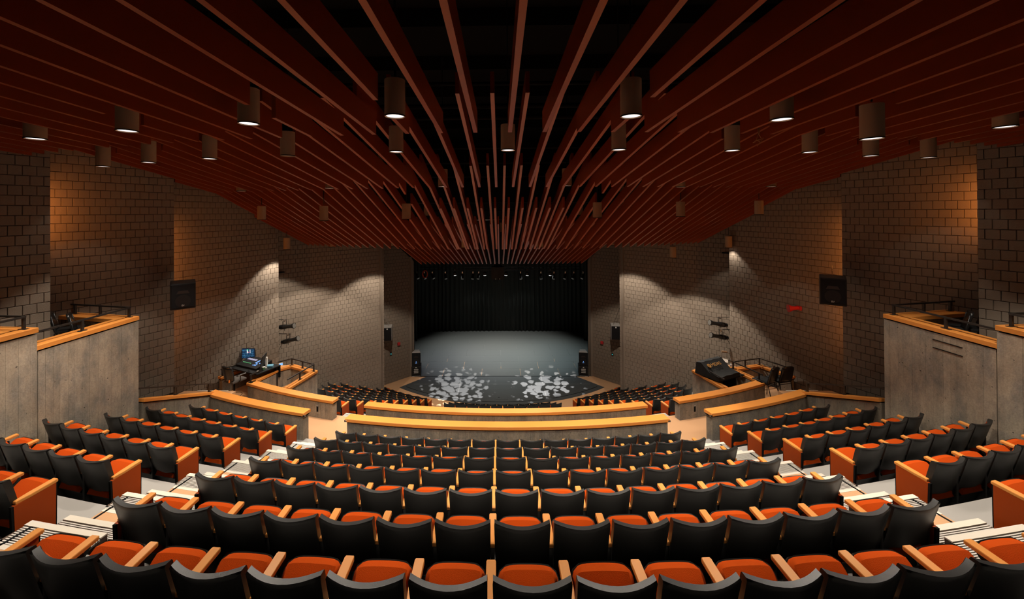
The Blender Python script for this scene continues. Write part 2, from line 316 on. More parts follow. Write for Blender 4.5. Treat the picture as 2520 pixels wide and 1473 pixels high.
# ------------------------------------------------------------------ tiers, aisles
def rowR(k): return 28.25-1.062*(k-1)            # upper rows: radius of the back rims
def rowF(k): return 2.32+.449*(k-1)+.862          # floor below the eye
def lowR(L): return 11.1+.88*L
def lowF(L): return 10.19-.385*L
tiers = struct('floor', 'stepped grey concrete floor under the upper seats')
for k in range(-3, 8):
    ro = rowR(k)+.15; ri = ro-1.062-(.0 if k < 7 else -.03)
    if k == 7: ri = 20.9
    thm = math.asin(min(.99, 8.75/ro)) if k > 0 else math.asin(min(.99, 11.5/ro))
    arc_slab(ri, ro+.02, -thm, thm, rowF(k)+.55, rowF(k), 40).build('tier', M['grey'], tiers)
xa = struct('floor', 'tan carpeted cross aisle between the two concrete parapets')
arc_slab(19.0, 21.2, -.47, .47, 6.9, 6.25, 40).build('aisle_carpet', M['carpet'], xa)
for s in (-1, 1):                                # carpet beside the boxes, behind the sloping parapet
    MB().box((min(s*8.6,s*10.8),11.2,EZ-6.9),(max(s*8.6,s*10.8),16.6,EZ-6.25)).build('booth_floor', M['carpet'], xa)
    MB().box((min(s*8.65,s*10.6),11.3,EZ-6.3),(max(s*8.65,s*10.6),13.0,EZ-5.72)).build('landing', M['carpet'], xa)
    MB().box((min(s*8.9,s*9.9),12.98,EZ-5.74),(max(s*8.9,s*9.9),13.03,EZ-5.71)).build('nosing', M['nosing'], xa)
lowt = struct('floor', 'stepped grey concrete floor under the lower seats')
for L in range(0, 9):
    ro = lowR(L)+.15; ro2 = 19.2 if L == 8 else ro+.02
    arc_slab(ro-.88, ro2, -.68, .68, lowF(L)+.5, lowF(L), 40).build('tier', M['grey'], lowt)
def arcw(R, x): return math.asin(x/R)
stair_ribs = {}
for s in (-1, 1):
    st = struct('floor', f'{SIDE[s]} aisle stair with ribbed treads and tan carpet landings')
    for k in range(1, 9):
        ro = (rowR(k)+.15) if k < 8 else 20.9
        Fk = rowF(k) if k < 8 else 6.25; up = rowF(k-1)
        x0, x1 = 4.1, 5.05
        def strip(Ra, Rb, Ha, Hb, name, mt, mb=None):
            a, b = arcw(Ra, x0), arcw(Ra, x1); a, b = (a,b) if s > 0 else (-b,-a)
            if mb is not None: arc_slab(Ra, Rb, a, b, Ha, Hb, 4, mb); return
            arc_slab(Ra, Rb, a, b, Ha, Hb, 4).build(name, mt, st)
        mid = (Fk+up)/2
        o = rowR(k) if k < 8 else 21.15
        strip(o-.08, o+.17, Fk+.03, up, 'tread', M['slot']); strip(o-.45, o-.08, Fk+.03, mid, 'tread', M['slot'])
        strip(o-.085, o-.02, up+.03, up-.012, 'nosing', M['nosing']); strip(o+.20, o+.25, up+.03, up-.01, 'nosing', M['nosing']); strip(o-.455, o-.385, mid+.03, mid-.012, 'nosing', M['nosing'])
        mb = MB()
        for i in range(9): rr = o-.008+i*.0235; strip(rr, rr+.0125, up+.012, up-.008, '', None, mb)
        for i in range(12): rr = o-.37+i*.0235; strip(rr, rr+.0125, mid+.012, mid-.008, '', None, mb)
        mb.build('ribs', M['rib'], st)
        if k < 7:
            strip(rowR(k+1)+.25, o-.45, Fk+.03, Fk-.008, 'carpet_landing', M['carpet'])
            a, b = arcw(o-.5, x1), arcw(o-.5, x1+.03); a, b = (a,b) if s > 0 else (-b,-a)
            arc_slab(rowR(k+1)-.08, o-.1, a, b, Fk+.03, Fk-.01, 3).build('rubber_edge', M['flat'], st)
    # short ribbed flight from the cross aisle into the lower stalls
    a, b = arcw(19, 4.12), arcw(19, 5.05); a, b = (a,b) if s > 0 else (-b,-a)
    arc_slab(18.75, 19.2, a, b, 6.9, 6.3, 4).build('tread', M['slot'], st)
    mb = MB(); [arc_slab(18.8+.028*i, 18.815+.028*i, a, b, 6.31, 6.292, 3, mb) for i in range(13)]; mb.build('ribs', M['rib'], st)
    for r in (18.74, 19.18): arc_slab(r, r+.05, a, b, 6.31, 6.285, 3).build('nosing', M['nosing'], st)
    for j in range(3): arc_slab(18.4-.33*j, 18.74-.33*j, a, b, 8, 6.5+.25*j, 3).build('tread', M['carpet'], st)
# ------------------------------------------------------------------ parapets, boxes (board-marked concrete, oak caps, black rails)
def boards(path, Ht, Hb, thick, side, root, name='concrete_wall', shade=1):
    """upright wall along a path of (x, y); boards with their own tone and a few millimetres of relief"""
    mb = MB(); pits = MB(); rnd = random.Random(len(path)*7+int(path[0][0]*100)); acc = 0
    for i in range(len(path)-1):
        p, q = Vector((*path[i],0)), Vector((*path[i+1],0)); u = (q-p).normalized(); n = Vector((-u.y,u.x,0))*side; h_ln = (q-p).length
        if i > 0 and abs((p-Vector((*path[i-1],0))).normalized().cross(u).z) > .3: p = p-u*thick/2
        if i < len(path)-2 and abs(u.cross((Vector((*path[i+2],0))-q).normalized()).z) > .3: q = q+u*thick/2
        ln = (q-p).length; t = 0
        ht = lambda x: EZ-(Ht[i]+(Ht[i+1]-Ht[i])*x/ln)
        while t < ln-1e-6:
            w = min(rnd.uniform(.1,.19), ln-t)
            if ln-t-w < .05: w = ln-t
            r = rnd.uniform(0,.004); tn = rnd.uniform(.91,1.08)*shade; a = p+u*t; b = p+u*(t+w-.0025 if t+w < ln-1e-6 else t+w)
            f0, f1, b0, b1 = a+n*(thick/2+r), b+n*(thick/2+r), a-n*(thick/2+r), b-n*(thick/2+r)
            lo = [b0,b1,f1,f0] if side > 0 else [f0,f1,b1,b0]; hts = [t,t+w,t+w,t]
            mb.hexa([(v.x,v.y,EZ-Hb) for v in lo], [(v.x,v.y,ht(x)) for v, x in zip(lo,hts)], tn)
            for _ in range(int(w*9*max(0,(Hb-Ht[i])))):
                for sg in (1,-1):
                    c = a+u*rnd.uniform(0,w)+n*sg*(thick/2+r+.0008); z = rnd.uniform(EZ-Hb+.05, ht(t)-.05); sz = rnd.uniform(.003,.011); e = rnd.uniform(.6,1.7)
                    pts = [c+u*math.cos(g)*sz*e+Vector((0,0,z+math.sin(g)*sz)) for g in [k*PI/3+.3 for k in range(6)]]
                    if (pts[1]-pts[0]).cross(pts[2]-pts[1]).dot(n*sg) < 0: pts.reverse()
                    pits.add(pts, [tuple(range(6))])
            t += w
    w_ = mb.build(name, M['concrete'], root)
    if pits.f: pits.build('surface_pits', M['pit'], root, kind='stuff')
    return w_
def mitre(path, off):
    out = []
    for i, p in enumerate(path):
        p = Vector((*p,0)); us = []
        if i > 0: us.append((p-Vector((*path[i-1],0))).normalized())
        if i < len(path)-1: us.append((Vector((*path[i+1],0))-p).normalized())
        ns = [Vector((-u.y,u.x,0)) for u in us]; n = sum(ns, Vector()); n.normalize(); k = 1/max(.35, n.dot(ns[0])); out.append(p+n*off*k)
    return out
def cap(path, Ht, width, root, thick=.075, over=0, groove=False, name='oak_cap', ext=.04):
    """oak cap: one plank or two planks with an open joint, mitred at corners, resting on a dark shadow gap"""
    path = list(path); p0, p1 = Vector(path[0]), Vector(path[1]); path[0] = tuple(p0-(p1-p0).normalized()*ext); p0, p1 = Vector(path[-1]), Vector(path[-2]); path[-1] = tuple(p0-(p1-p0).normalized()*ext)
    lanes = [(-width/2, width/2)] if not groove else [(-width/2, -.012), (.012, width/2)]
    for a, b in lanes:
        A, B = mitre(path, a+over), mitre(path, b+over); vs = []; fs = []; n = len(path); c = .006
        for i in range(n):
            z1 = EZ-Ht[i]; z0 = z1-thick; dd = (B[i]-A[i]).normalized()*c
            vs += [(*A[i].xy,z0), (*B[i].xy,z0), (*B[i].xy,z1-c), (*(B[i]-dd).xy,z1), (*(A[i]+dd).xy,z1), (*A[i].xy,z1-c)]
        for i in range(n-1):
            for k in range(6): fs.append((i*6+k, i*6+(k+1)%6, (i+1)*6+(k+1)%6, (i+1)*6+k))
        fs += [tuple(range(5,-1,-1)), tuple(range((n-1)*6,n*6))]
        mb = MB().add(vs, fs); ob = mb.build(name, M['oak'], root)
        bm = bmesh.new(); bm.from_mesh(ob.data); bmesh.ops.recalc_face_normals(bm, faces=bm.faces); bm.to_mesh(ob.data); bm.free()
    A, B = mitre(path, -width/2+.05+over), mitre(path, width/2-.05+over); mb = MB()
    for i in range(len(path)-1): mb.hexa([(*A[i].xy,EZ-Ht[i]-thick-.03),(*A[i+1].xy,EZ-Ht[i+1]-thick-.03),(*B[i+1].xy,EZ-Ht[i+1]-thick-.03),(*B[i].xy,EZ-Ht[i]-thick-.03)], [(*A[i].xy,EZ-Ht[i]-thick+.002),(*A[i+1].xy,EZ-Ht[i+1]-thick+.002),(*B[i+1].xy,EZ-Ht[i+1]-thick+.002),(*B[i].xy,EZ-Ht[i]-thick+.002)])
    mb.build('shadow_gap', M['flat'], root)
def arc_pts(R, t0, t1, n): return [tuple(pol(R, t0+(t1-t0)*i/n).xy) for i in range(n+1)]
def railing(pts, root, h=.25, posts=None, sec=.018):
    """flat black rail on posts with foot plates; pts are (x, y, z of the cap)"""
    P = [Vector(p) for p in pts]; mb = MB()
    for i in range(len(P)-1):
        a, b = P[i]+Vector((0,0,h)), P[i+1]+Vector((0,0,h)); u = (b-a).normalized(); n = Vector((-u.y,u.x,0)).normalized()*sec
        mb.hexa([a-n-Vector((0,0,.016)), b-n-Vector((0,0,.016)), b+n-Vector((0,0,.016)), a+n-Vector((0,0,.016))], [a-n+Vector((0,0,.016)), b-n+Vector((0,0,.016)), b+n+Vector((0,0,.016)), a+n+Vector((0,0,.016))])
    mb.build('top_rail', M['rail'], root)
    for i, t in (posts or [(j,0) for j in range(len(P)-1)]+[(len(P)-2,1)]):
        p = P[i].lerp(P[i+1], t); u = (P[i+1]-P[i]); rz = math.atan2(u.y,u.x)
        q = put('rail_post', MB().box((-.02,-.02,0),(.02,.02,h)).mesh('rail_post', M['rail']), root, p, (0,0,rz))
        put('foot_plate', MB().bbox((-.075,-.035,0),(.075,.035,.008),.003).mesh('foot_plate', M['rail']), q)
def niche_light(px, py, depth, lab):
    t = thing('step_light', lab, 'light', bp(px,py,depth), 0)
    return t
# upper parapet (end of the upper tier) and lower parapet, each in three stretches
RU, RL, HU, HL = 20.91, 19.21, 5.16, 5.66
def parapet(R, H, Hb, t0, t1, label, n=18):
    root = thing('parapet', label, 'wall'); pts = arc_pts(R, t0, t1, n); hs = [H+.105]*len(pts)
    boards(pts, hs, Hb, .2, -1, root, shade=.6); cap(pts, [H]*len(pts), .27, root); return root  # parapets toned darker: greyer concrete, with the grazing light painted in
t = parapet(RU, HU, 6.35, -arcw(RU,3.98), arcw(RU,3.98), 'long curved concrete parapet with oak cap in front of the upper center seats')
for sx in (-1, 1):
    t2 = put('cap_bracket', MB().bbox((-.03,-.02,-.02),(.03,.02,.02),.004).mesh('cap_bracket', M['chrome']), t, pol(RU+.135, sx*arcw(RU,4.0), HU+.05))
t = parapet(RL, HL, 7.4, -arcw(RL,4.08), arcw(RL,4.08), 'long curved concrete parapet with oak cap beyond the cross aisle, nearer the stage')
for s in (-1, 1):
    a, b = arcw(RU,5.22), arcw(RU,8.5)
    root = thing('parapet', f'{SIDE[s]} concrete parapet with oak cap ending the upper side seats, its outer arm sloping up', 'wall')
    pts = [tuple(pol(RU, s*(a+(b-a)*i/10)).xy) for i in range(11)]
    if s < 0: sd = 1
    else: sd = -1
    boards(pts, [HU+.105]*11, 6.35, .2, sd, root, shade=.62); cap(pts, [HU]*11, .27, root)  # side parapets likewise darkened, grazing light and greyer concrete in one tone
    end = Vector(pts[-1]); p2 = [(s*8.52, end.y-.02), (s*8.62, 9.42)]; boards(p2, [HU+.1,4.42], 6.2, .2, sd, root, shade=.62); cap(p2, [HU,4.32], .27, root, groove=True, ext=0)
    railing([(p2[0][0],p2[0][1],EZ-HU),(p2[1][0],p2[1][1],EZ-4.32)], root, .24, [(0,0.03),(0,.55)])
    put('cap_bracket', MB().bbox((-.03,-.02,-.02),(.03,.02,.02),.004).mesh('cap_bracket', M['chrome']), root, pol(RU+.135, s*(a-.003), HU+.05))
    a, b = arcw(RL,5.17), arcw(RL,8.5)
    root = thing('parapet', f'{SIDE[s]} concrete parapet with oak cap beside the booths beyond the cross aisle', 'wall')
    pts = [tuple(pol(RL, s*(a+(b-a)*i/10)).xy) for i in range(11)]
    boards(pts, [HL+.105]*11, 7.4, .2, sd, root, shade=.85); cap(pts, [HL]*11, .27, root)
    nl = thing('step_light', f'small dark slot of a step light in the face of the {SIDE[s]} parapet', 'light', pol(RL+.103, s*arcw(RL,5.68), 5.97), -s*arcw(RL,5.68)*-1)
    nl.rotation_euler = (0,0,s*arcw(RL,5.68))
    MB().bbox((-.1,-.006,-.16),(.1,.004,.16),.004).build('cover_plate', M['concrete'], nl); MB().box((-.032,-.012,-.09),(.032,.002,.075)).build('dark_slot', M['flat'], nl); MB().box((-.034,-.016,.075),(.034,.002,.11)).build('lamp_lip', M['spgrey'], nl)
    # booth walls behind it
    P, Q, Sx, T = (s*8.5,13.5), (s*8.2,14.66), (s*9.35,15.0), (s*9.82,14.0)
    root = thing('booth_wall', f'low concrete wall with oak cap and black rail around the {SIDE[s]} control booth', 'wall')
    boards([P,Q], [HL+.105]*2, 7.2, .16, -sd, root); cap([P,Q], [HL]*2, .2, root, groove=True)
    boards([Q,Sx,T], [HL+.105]*3, 7.2, .16, -sd, root); cap([Q,Sx,T], [HL]*3, .2, root, groove=True)
    if s > 0: railing([(*P,EZ-HL),(*Q,EZ-HL),(*Sx,EZ-HL),(*T,EZ-HL)], root, .24, [(0,.12),(0,1),(1,.45),(2,0),(2,.85)])
    else: railing([(*P,EZ-HL),(P[0]+.12,13.9,EZ-HL)], root, .24, [(0,.1)]); railing([(*T,EZ-HL),(s*9.55,14.4,EZ-HL)], root, .24, [(0,.1)])
    A, B, Cc, D = (s*7.05,13.15), (s*6.79,14.48), (s*7.87,15.05), (s*8.2,14.7)
    root = thing('booth_wall', f'low concrete wall with oak cap and black rail around the {SIDE[s]} front pit', 'wall')
    boards([A,B,Cc,D], [HL+.105]*4, 8.6, .16, -sd, root); cap([A,B,Cc,D], [HL]*4, .22, root, groove=True)
    railing([(*A,EZ-HL),(*B,EZ-HL),(*Cc,EZ-HL),(*D,EZ-HL)], root, .24, [(0,.45),(1,0),(1,.5),(2,0)] if s < 0 else [(0,.45)])
    MB().hexa([(x,y,EZ-6.4) for x,y in ([A,B,Cc,P] if s < 0 else [P,Cc,B,A])], [(x,y,EZ-6.3) for x,y in ([A,B,Cc,P] if s < 0 else [P,Cc,B,A])]).build('pit_floor', M['carpet'], root)
    # boxes stepping up the side
    for bi, (path, H, Hb, nm) in enumerate((([(s*8.61,7.24),(s*8.61,9.2),(s*10.35,9.55)], 2.36, 5.9, 'farther'), ([(s*8.58,4.6),(s*8.58,7.1),(s*10.05,7.25)], 2.03, 5.4, 'nearer'))):
        root = thing('balcony_box', f'{nm} raised concrete balcony box with oak cap on the {SIDE[s]} side', 'balcony')
        boards(path, [H+.115]*3, Hb, .2, sd*-1 if False else -sd, root); cap(path, [H]*3, .34, root, groove=True, thick=.085, over=-s*.05)
        railing([(x*1.0,y,EZ-H) for x,y in path], root, .22, [(0,.45),(1,0.02),(1,.5),(1,.93)] if bi == 0 else [(0,.45),(1,.02),(1,.6)])
        fx = [(s*8.72,path[0][1]),(s*8.72,path[1][1]),(s*10.6,path[2][1]),(s*11.2,path[0][1])]; fx = fx if s < 0 else fx[::-1]
        sgn = sum(fx[i][0]*fx[(i+1)%4][1]-fx[(i+1)%4][0]*fx[i][1] for i in range(4)); fx = fx if sgn > 0 else fx[::-1]
        MB().hexa([(x,y,EZ-H-.75) for x,y in fx], [(x,y,EZ-H-.62) for x,y in fx]).build('box_floor', M['carpet'], root)
    if s > 0:
        for j, (h1, h2) in enumerate((((2.375+.19),0),((2.375+.36),0))):
            q = MB().box((8.498,7.75,EZ-2.375-.235-.16*j-.006),(8.512,8.27,EZ-2.375-.235-.16*j+.006)); q.build('black_strip', M['flat'], root)
# ------------------------------------------------------------------ theatre seats
def grid(fn, nu, nv, flip=False, mb=None):
    mb = mb or MB(); vs = [fn(-1+2*i/nu, j/nv) for j in range(nv+1) for i in range(nu+1)]
    fs = [(j*(nu+1)+i, j*(nu+1)+i+1, (j+1)*(nu+1)+i+1, (j+1)*(nu+1)+i) for j in range(nv) for i in range(nu)]
    return mb.add(vs, [f[::-1] for f in fs] if flip else fs)
def seat_meshes():
    # back shell: outer (rear) skin, inner skin, broad top rim
    def hw(v): return .237+.012*v
    def rear(u, v, off=0, inset=0):
        e = max(0, (abs(u)-.8)/.2); x = u*(hw(v)-inset); y = .20*(1-v)+(.046*v+.018)*(u*u-1)+.03*(1-v)**3*0 + off
        y -= .010*e*e*(1 if off == 0 else 0); z = .10+.758*v+.016*u*u*v
        return (x, y, z)
    m_ = MB(); nu, nv = 14, 6
    us = [-1,-.93,-.86,-.8,-.6,-.4,-.2,0,.2,.4,.6,.8,.86,.93,1]; vsn = [0,.25,.5,.7,.85,.94,.975,1]
    V = []; nuu = len(us)
    prof = []                                     # loop of (v, off) from rear bottom over the rim to the front bottom
    for v in vsn[:-2]: prof.append((v, 0, 0))
    prof += [(.985,0,0), (1.0,.005,.003), (1.0,.049,.003), (.985,.054,.002), (.93,.055,.002), (.6,.048,.002), (.2,.042,.002), (0,.036,.002)]
    for v, off, ins in prof:
        for u in us:
            p = rear(u, min(v,1), off, ins); V.append((p[0], p[1], p[2]+max(0,v-1)*.6))
    fs = [(j*nuu+i, j*nuu+i+1, (j+1)*nuu+i+1, (j+1)*nuu+i) for j in range(len(prof)-1) for i in range(nuu-1)]
    n = len(prof)
    for j in range(n//2):                         # close the two sides
        for i, fl in ((0,False),(nuu-1,True)):
            a, b, c, d = j*nuu+i, (j+1)*nuu+i, (n-2-j)*nuu+i, (n-1-j)*nuu+i
            q = (a,d,c,b) if not fl else (a,b,c,d)
            if len(set(q)) == 4: fs.append(q)
    shell = MB().add(V, fs).mesh('back_shell', M['plastic'], 2)
    # back cushion on the front of the shell
    def bc(u, v):
        vv = .40+.54*v; p = rear(u, vv, .047, .03); k = (1-u**6)*(1-(2*v-1)**6); return (p[0], p[1]+.032*k**.5 if k > 0 else p[1], p[2])
    bcm = grid(bc, 10, 8, True).mesh('back_cushion', M['fabric'], 1)
    # seat cushion: rounded pad on its own tilted axis (y along the pad from the hinge)
    bm = bmesh.new(); nu, nv = 12, 12
    def pad(u, v, top):
        a, b = u, 2*v-1; k = 1-.115*max(0,b)**4*abs(a)**2; r = .22-.02*(1-v)
        t_ = max(0,(b-.6)/.4); x = a*r*(1-.085*t_**2); y = .45*v-.034*max(0,b)**3*abs(a)**7-.008*a*a*v
        ed = (1-abs(a)**7)*(1-abs(b)**9); z = (.030+.058*max(0,ed)**.45+.012*math.cos(a*1.5)*max(0,1-b*b)) if top else .022
        return (x, y, z)
    m1 = grid(lambda u,v: pad(u,v,True), 12, 10); grid(lambda u,v: (lambda p: (p[0],p[1],.03))(pad(u,v,False)), 12, 10, True, m1)
    nn = 13; base = 13*11
    for i in range(12):
        m1.f.append((base+i, base+i+1, i+1, i)); m1.t.append(1); m1.mi.append(0); t0 = 10*13; m1.f.append((t0+i, t0+i+1, base+t0+i+1, base+t0+i)); m1.t.append(1); m1.mi.append(0)
    for j in range(10):
        m1.f.append((j*13, (j+1)*13, base+(j+1)*13, base+j*13)); m1.f.append((base+j*13+12, base+(j+1)*13+12, (j+1)*13+12, j*13+12)); m1.t += [1,1]; m1.mi += [0,0]
    pm_ = m1.mesh('seat_cushion', M['fabric'], 2)
    def pan(u, v, lo): p = pad(u, v, False); return (p[0]*1.03, p[1]*1.025-.002, (.029 if not lo else .0-.035*(1-u*u)*(1-(2*v-1)**2)))
    m2 = grid(lambda u,v: pan(u,v,False), 8, 6); grid(lambda u,v: pan(u,v,True), 8, 6, True, m2); b2 = 9*7
    for i in range(8):
        for q in ((b2+i,b2+i+1,i+1,i), (54+i,54+i+1,b2+54+i+1,b2+54+i)): m2.f.append(q); m2.t.append(1); m2.mi.append(0)
    for j in range(6):
        for q in ((j*9,(j+1)*9,b2+(j+1)*9,b2+j*9), (b2+j*9+8,b2+(j+1)*9+8,(j+1)*9+8,j*9+8)): m2.f.append(q); m2.t.append(1); m2.mi.append(0)
    panm = m2.mesh('seat_pan', M['plastic'], 2)
    # armrest (long axis y), black standard below it, wooden end panel
    arm = MB(); pr = [(-.022,.075),(-.028,.13),(-.036,.20),(-.036,.41),(-.030,.425),(.030,.425),(.036,.41),(.036,.20),(.028,.13),(.022,.075)]; pr = pr[::-1]
    zf = lambda y: .592+.03*(y-.03)/.4
    ring = lambda dz, c: [(x*(1-c), y*(1-c*.3)+c*.07, zf(y)+dz) for x, y in pr]
    n = len(pr); R0, R1, R2 = ring(0,.0), ring(.024,0), ring(.030,.09)
    vs = R0+R1+R2; fs = [tuple(range(n-1,-1,-1)), tuple(range(2*n,3*n))]+[(i,(i+1)%n,n+(i+1)%n,n+i) for i in range(n)]+[(n+i,n+(i+1)%n,2*n+(i+1)%n,2*n+i) for i in range(n)]
    arm.add(vs, fs); armm = arm.mesh('armrest', M['arm'])
    sd = MB().bbox((-.016,.10,.02),(.016,.33,.59),.006).bbox((-.02,.09,.12),(.02,.20,.58),.006).bbox((-.03,.06,0),(.03,.36,.02),.005)
    sd.tube([(-.018,.13,.36),(.018,.13,.36)], .022, 8); stdm = sd.mesh('standard', M['black'], 2)
    ep = MB().hexa([(-.02,.075,.005),(.02,.075,.005),(.02,.40,.005),(-.02,.40,.005)], [(-.02,.055,.592),(.02,.055,.592),(.02,.405,.618),(-.02,.405,.618)]); epm = ep.mesh('end_panel', M['panel'])
    eem = MB().hexa([(-.017,.055,.0),(.017,.055,.0),(.017,.075,.0),(-.017,.075,.0)], [(-.017,.035,.592),(.017,.035,.592),(.017,.055,.592),(-.017,.055,.592)]).mesh('panel_edging', M['flat'])
    ee2 = MB().hexa([(-.017,.40,0),(.017,.40,0),(.017,.412,0),(-.017,.412,0)], [(-.017,.405,.617),(.017,.405,.617),(.017,.417,.617),(-.017,.417,.617)]).mesh('panel_edging', M['flat'])
    return dict(shell=shell, bc=bcm, pad=pm_, pan=panm, arm=armm, std=stdm, ep=epm, ee=eem, ef=ee2)
SM = seat_meshes()
SEATS = 0
def seat(R, th, H, label, group, sp=.53, ends=0, tilt=None, small=False, first=False):
    """one seat facing the centre of the plan; each carries its left armrest and standard, ends: -1 / 1 adds the aisle panel"""
    global SEATS; SEATS += 1
    p = pol(R, th, H); t = thing('theatre_seat', label, 'seat', p, th, group)
    put('back_shell', SM['shell'], t); put('back_cushion', SM['bc'], t)
    tl = tilt if tilt is not None else random.gauss(38, 1.6)
    a = math.radians(tl); c = put('seat_cushion', SM['pad'], t, (0,.105,.305), (a,0,0)); put('seat_pan', SM['pan'], c)
    h = sp/2
    for sx in ((-1,) if first is False else (-1,1)):
        put('armrest', SM['arm'], t, (sx*h,0,0)); 
        if not small: put('standard', SM['std'], t, (sx*h,0,0))
    if ends:
        e = put('end_panel', SM['ep'], t, (ends*(h+.014),0,0)); put('panel_edging', SM['ee'], e); put('panel_edging', SM['ef'], e)
    return t
BLK = 'black shelled orange seat'
for k in range(1, 8):
    R, n = rowR(k), 15; dth = .53/R
    for i in range(n):
        th_ = (i-7)*dth; last = i == n-1
        tl = None
        if k == 1: tl = {8:47, 6:37, 7:34}.get(i, random.gauss(38.5,2))
        seat(R, th_, rowF(k), f'orange seat in black shell, {ORD[i+1]} from left, {ORD[k]} upper center row from camera', 'seats in the upper center block', .53, -1 if i == 0 else (1 if last else 0), tl, k > 5, last)
SIDEN = {2:3, 3:5, 4:6, 5:6, 6:7, 7:6}
for s in (-1, 1):
    for k, n in SIDEN.items():
        R = rowR(k); sp = .53 if k != 6 else .485; th0 = arcw(R, 5.30)
        for i in range(n):
            th_ = s*(th0+(i+.5)*sp/R); left_most = (s < 0 and i == n-1) or (s > 0 and i == 0)
            # the left armrest belongs to each seat; the right-hand end of a row takes a second one
            fr = (s < 0 and i == 0) or (s > 0 and i == n-1)
            seat(R, th_, rowF(k), f'orange seat in black shell, {ORD[i+1]} from aisle, {ORD[k-1]} row of {SIDE[s]} side block', f'seats in the upper {SIDE[s]} block', sp, (1 if s < 0 else -1) if i == 0 else 0, None, k > 5, fr)
for L, n, sp in ((0,9,.53),(1,10,.51),(2,10,.535)):
    for i in range(n): seat(lowR(L), (i-(n-1)/2)*sp/lowR(L), lowF(L), f'far orange seat, {ORD[i+1]} from left, {ORD[L+1]} lower center row from stage', 'seats in the lower center block', sp, 0, None, True, i == n-1)
for s in (-1, 1):
    for L in range(9):
        R = lowR(L); th0 = arcw(R-.42, 3.62+.215*L); lim = {5:8.1, 6:7.7, 7:6.75, 8:6.6}.get(L, 9)
        for i in range(9):
            th_ = th0+(i+.5)*.545/R; e = pol(R+.1, th0+(i+1)*.545/R)
            if e.x > lim or e.x > wall_w(e.y)-.06: break
            seat(R, s*th_, lowF(L), f'far orange seat, {ORD[i+1]} from aisle, {ORD[L+1]} lower {SIDE[s]} row from stage', f'seats in the lower {SIDE[s]} block', .545, (1 if s < 0 else -1) if i == 0 else 0, None, True, s < 0 and i == 0)
# ------------------------------------------------------------------ lamps in the ceiling
LAMPS = []                                       # (px, py of the bottom rim, depth, lit, row)
def onR(px, R):                                  # depth at which the ray of a pixel column meets radius R
    lo, hi = 2.0, 25.0
    for _ in range(40):
        md = (lo+hi)/2; x = bp(px, 400, md).x
        if math.hypot(x, ZC-md) > R: lo = md
        else: hi = md
    return lo
for px, py in ((87,342),(313,323),(612,305),(972,287),(1553,287),(1924,295),(2146,342),(2474,313)): LAMPS.append((px,py,onR(px,25.75),1,1))
for px, py in ((254,410),(366,400),(516,391),(708,384),(975,374),(1250,370),(1523,369),(1802,371),(1993,375),(2143,384),(2285,388)): LAMPS.append((px,py,min(onR(px,23.5), 9.0),px != 708,2))
for px, py, d in ((594,470,12.0),(810,463,11.3),(1090,459,10.85),(1395,457,10.85),(1676,460,11.3),(1898,459,12.0)): LAMPS.append((px,py,d,1,3))
for px, py, d in ((644,541,13.4),(797,543,12.5),(1000,539,12.0),(1470,536,12.0),(1675,533,12.5),(1868,528,13.4)): LAMPS.append((px,py,d,1,4))
for px, py, d in ((706,613,16.2),(817,607,16.8),(965,606,19.6),(1144,609,15.7),(1328,608,15.7),(1505,603,19.6),(1656,634,17.0),(1793,609,16.4)): LAMPS.append((px,py,d,1,5))
for px, py, d in ((1237,571,19.6),(1363,607,19.8),(1050,531,18.0),(1427,529,18.0),(1312,571,19.6)): LAMPS.append((px,py,d,0,6))
def lamp_meshes():
    r, h, n = .128, .46, 24; mb = MB(); ring = lambda rr, z: [(rr*math.cos(2*PI*i/n), rr*math.sin(2*PI*i/n), z) for i in range(n)]
    vs = ring(r,0)+ring(r,h)+ring(r-.012,0)+ring(r-.014,.06); fs = []
    for i in range(n):
        j = (i+1) % n; fs += [(i,j,n+j,n+i), (j,i,2*n+i,2*n+j), (2*n+j,2*n+i,3*n+i,3*n+j)]
    fs.append(tuple(range(n,2*n))); body = mb.add(vs, fs).mesh('lamp_can', M['lamp'], 2)
    ln = lambda mt: MB().add(ring(r-.016,.012)+[(0,0,.045)], [((i+1)%n,i,n) for i in range(n)]).mesh('reflector', mt, 1)
    rim = MB(); [rim.add([a,b,c,d],[(0,1,2,3)]) for i in range(n) for a,b,c,d in [((lambda q: (q(r+.003,-.002,i+1),q(r+.003,-.002,i),q(r+.003,.014,i),q(r+.003,.014,i+1)))(lambda rr,z,k: (rr*math.cos(2*PI*k/n),rr*math.sin(2*PI*k/n),z)))]]
    return body, ln(M['lens']), ln(M['dull']), rim.mesh('lamp_rim', M['flat'])
DIM = {254:.06,2285:.05,366:.8,2143:.2,1993:.4,1802:.7,1676:.5,1675:.45,594:.12,1898:.06,644:.15,1868:.08,706:.42,1793:.06,817:1.1,1656:.95,965:1.3,1505:1.2}
LB, LL, LD, LR = lamp_meshes(); lampP = []; rowc = {}
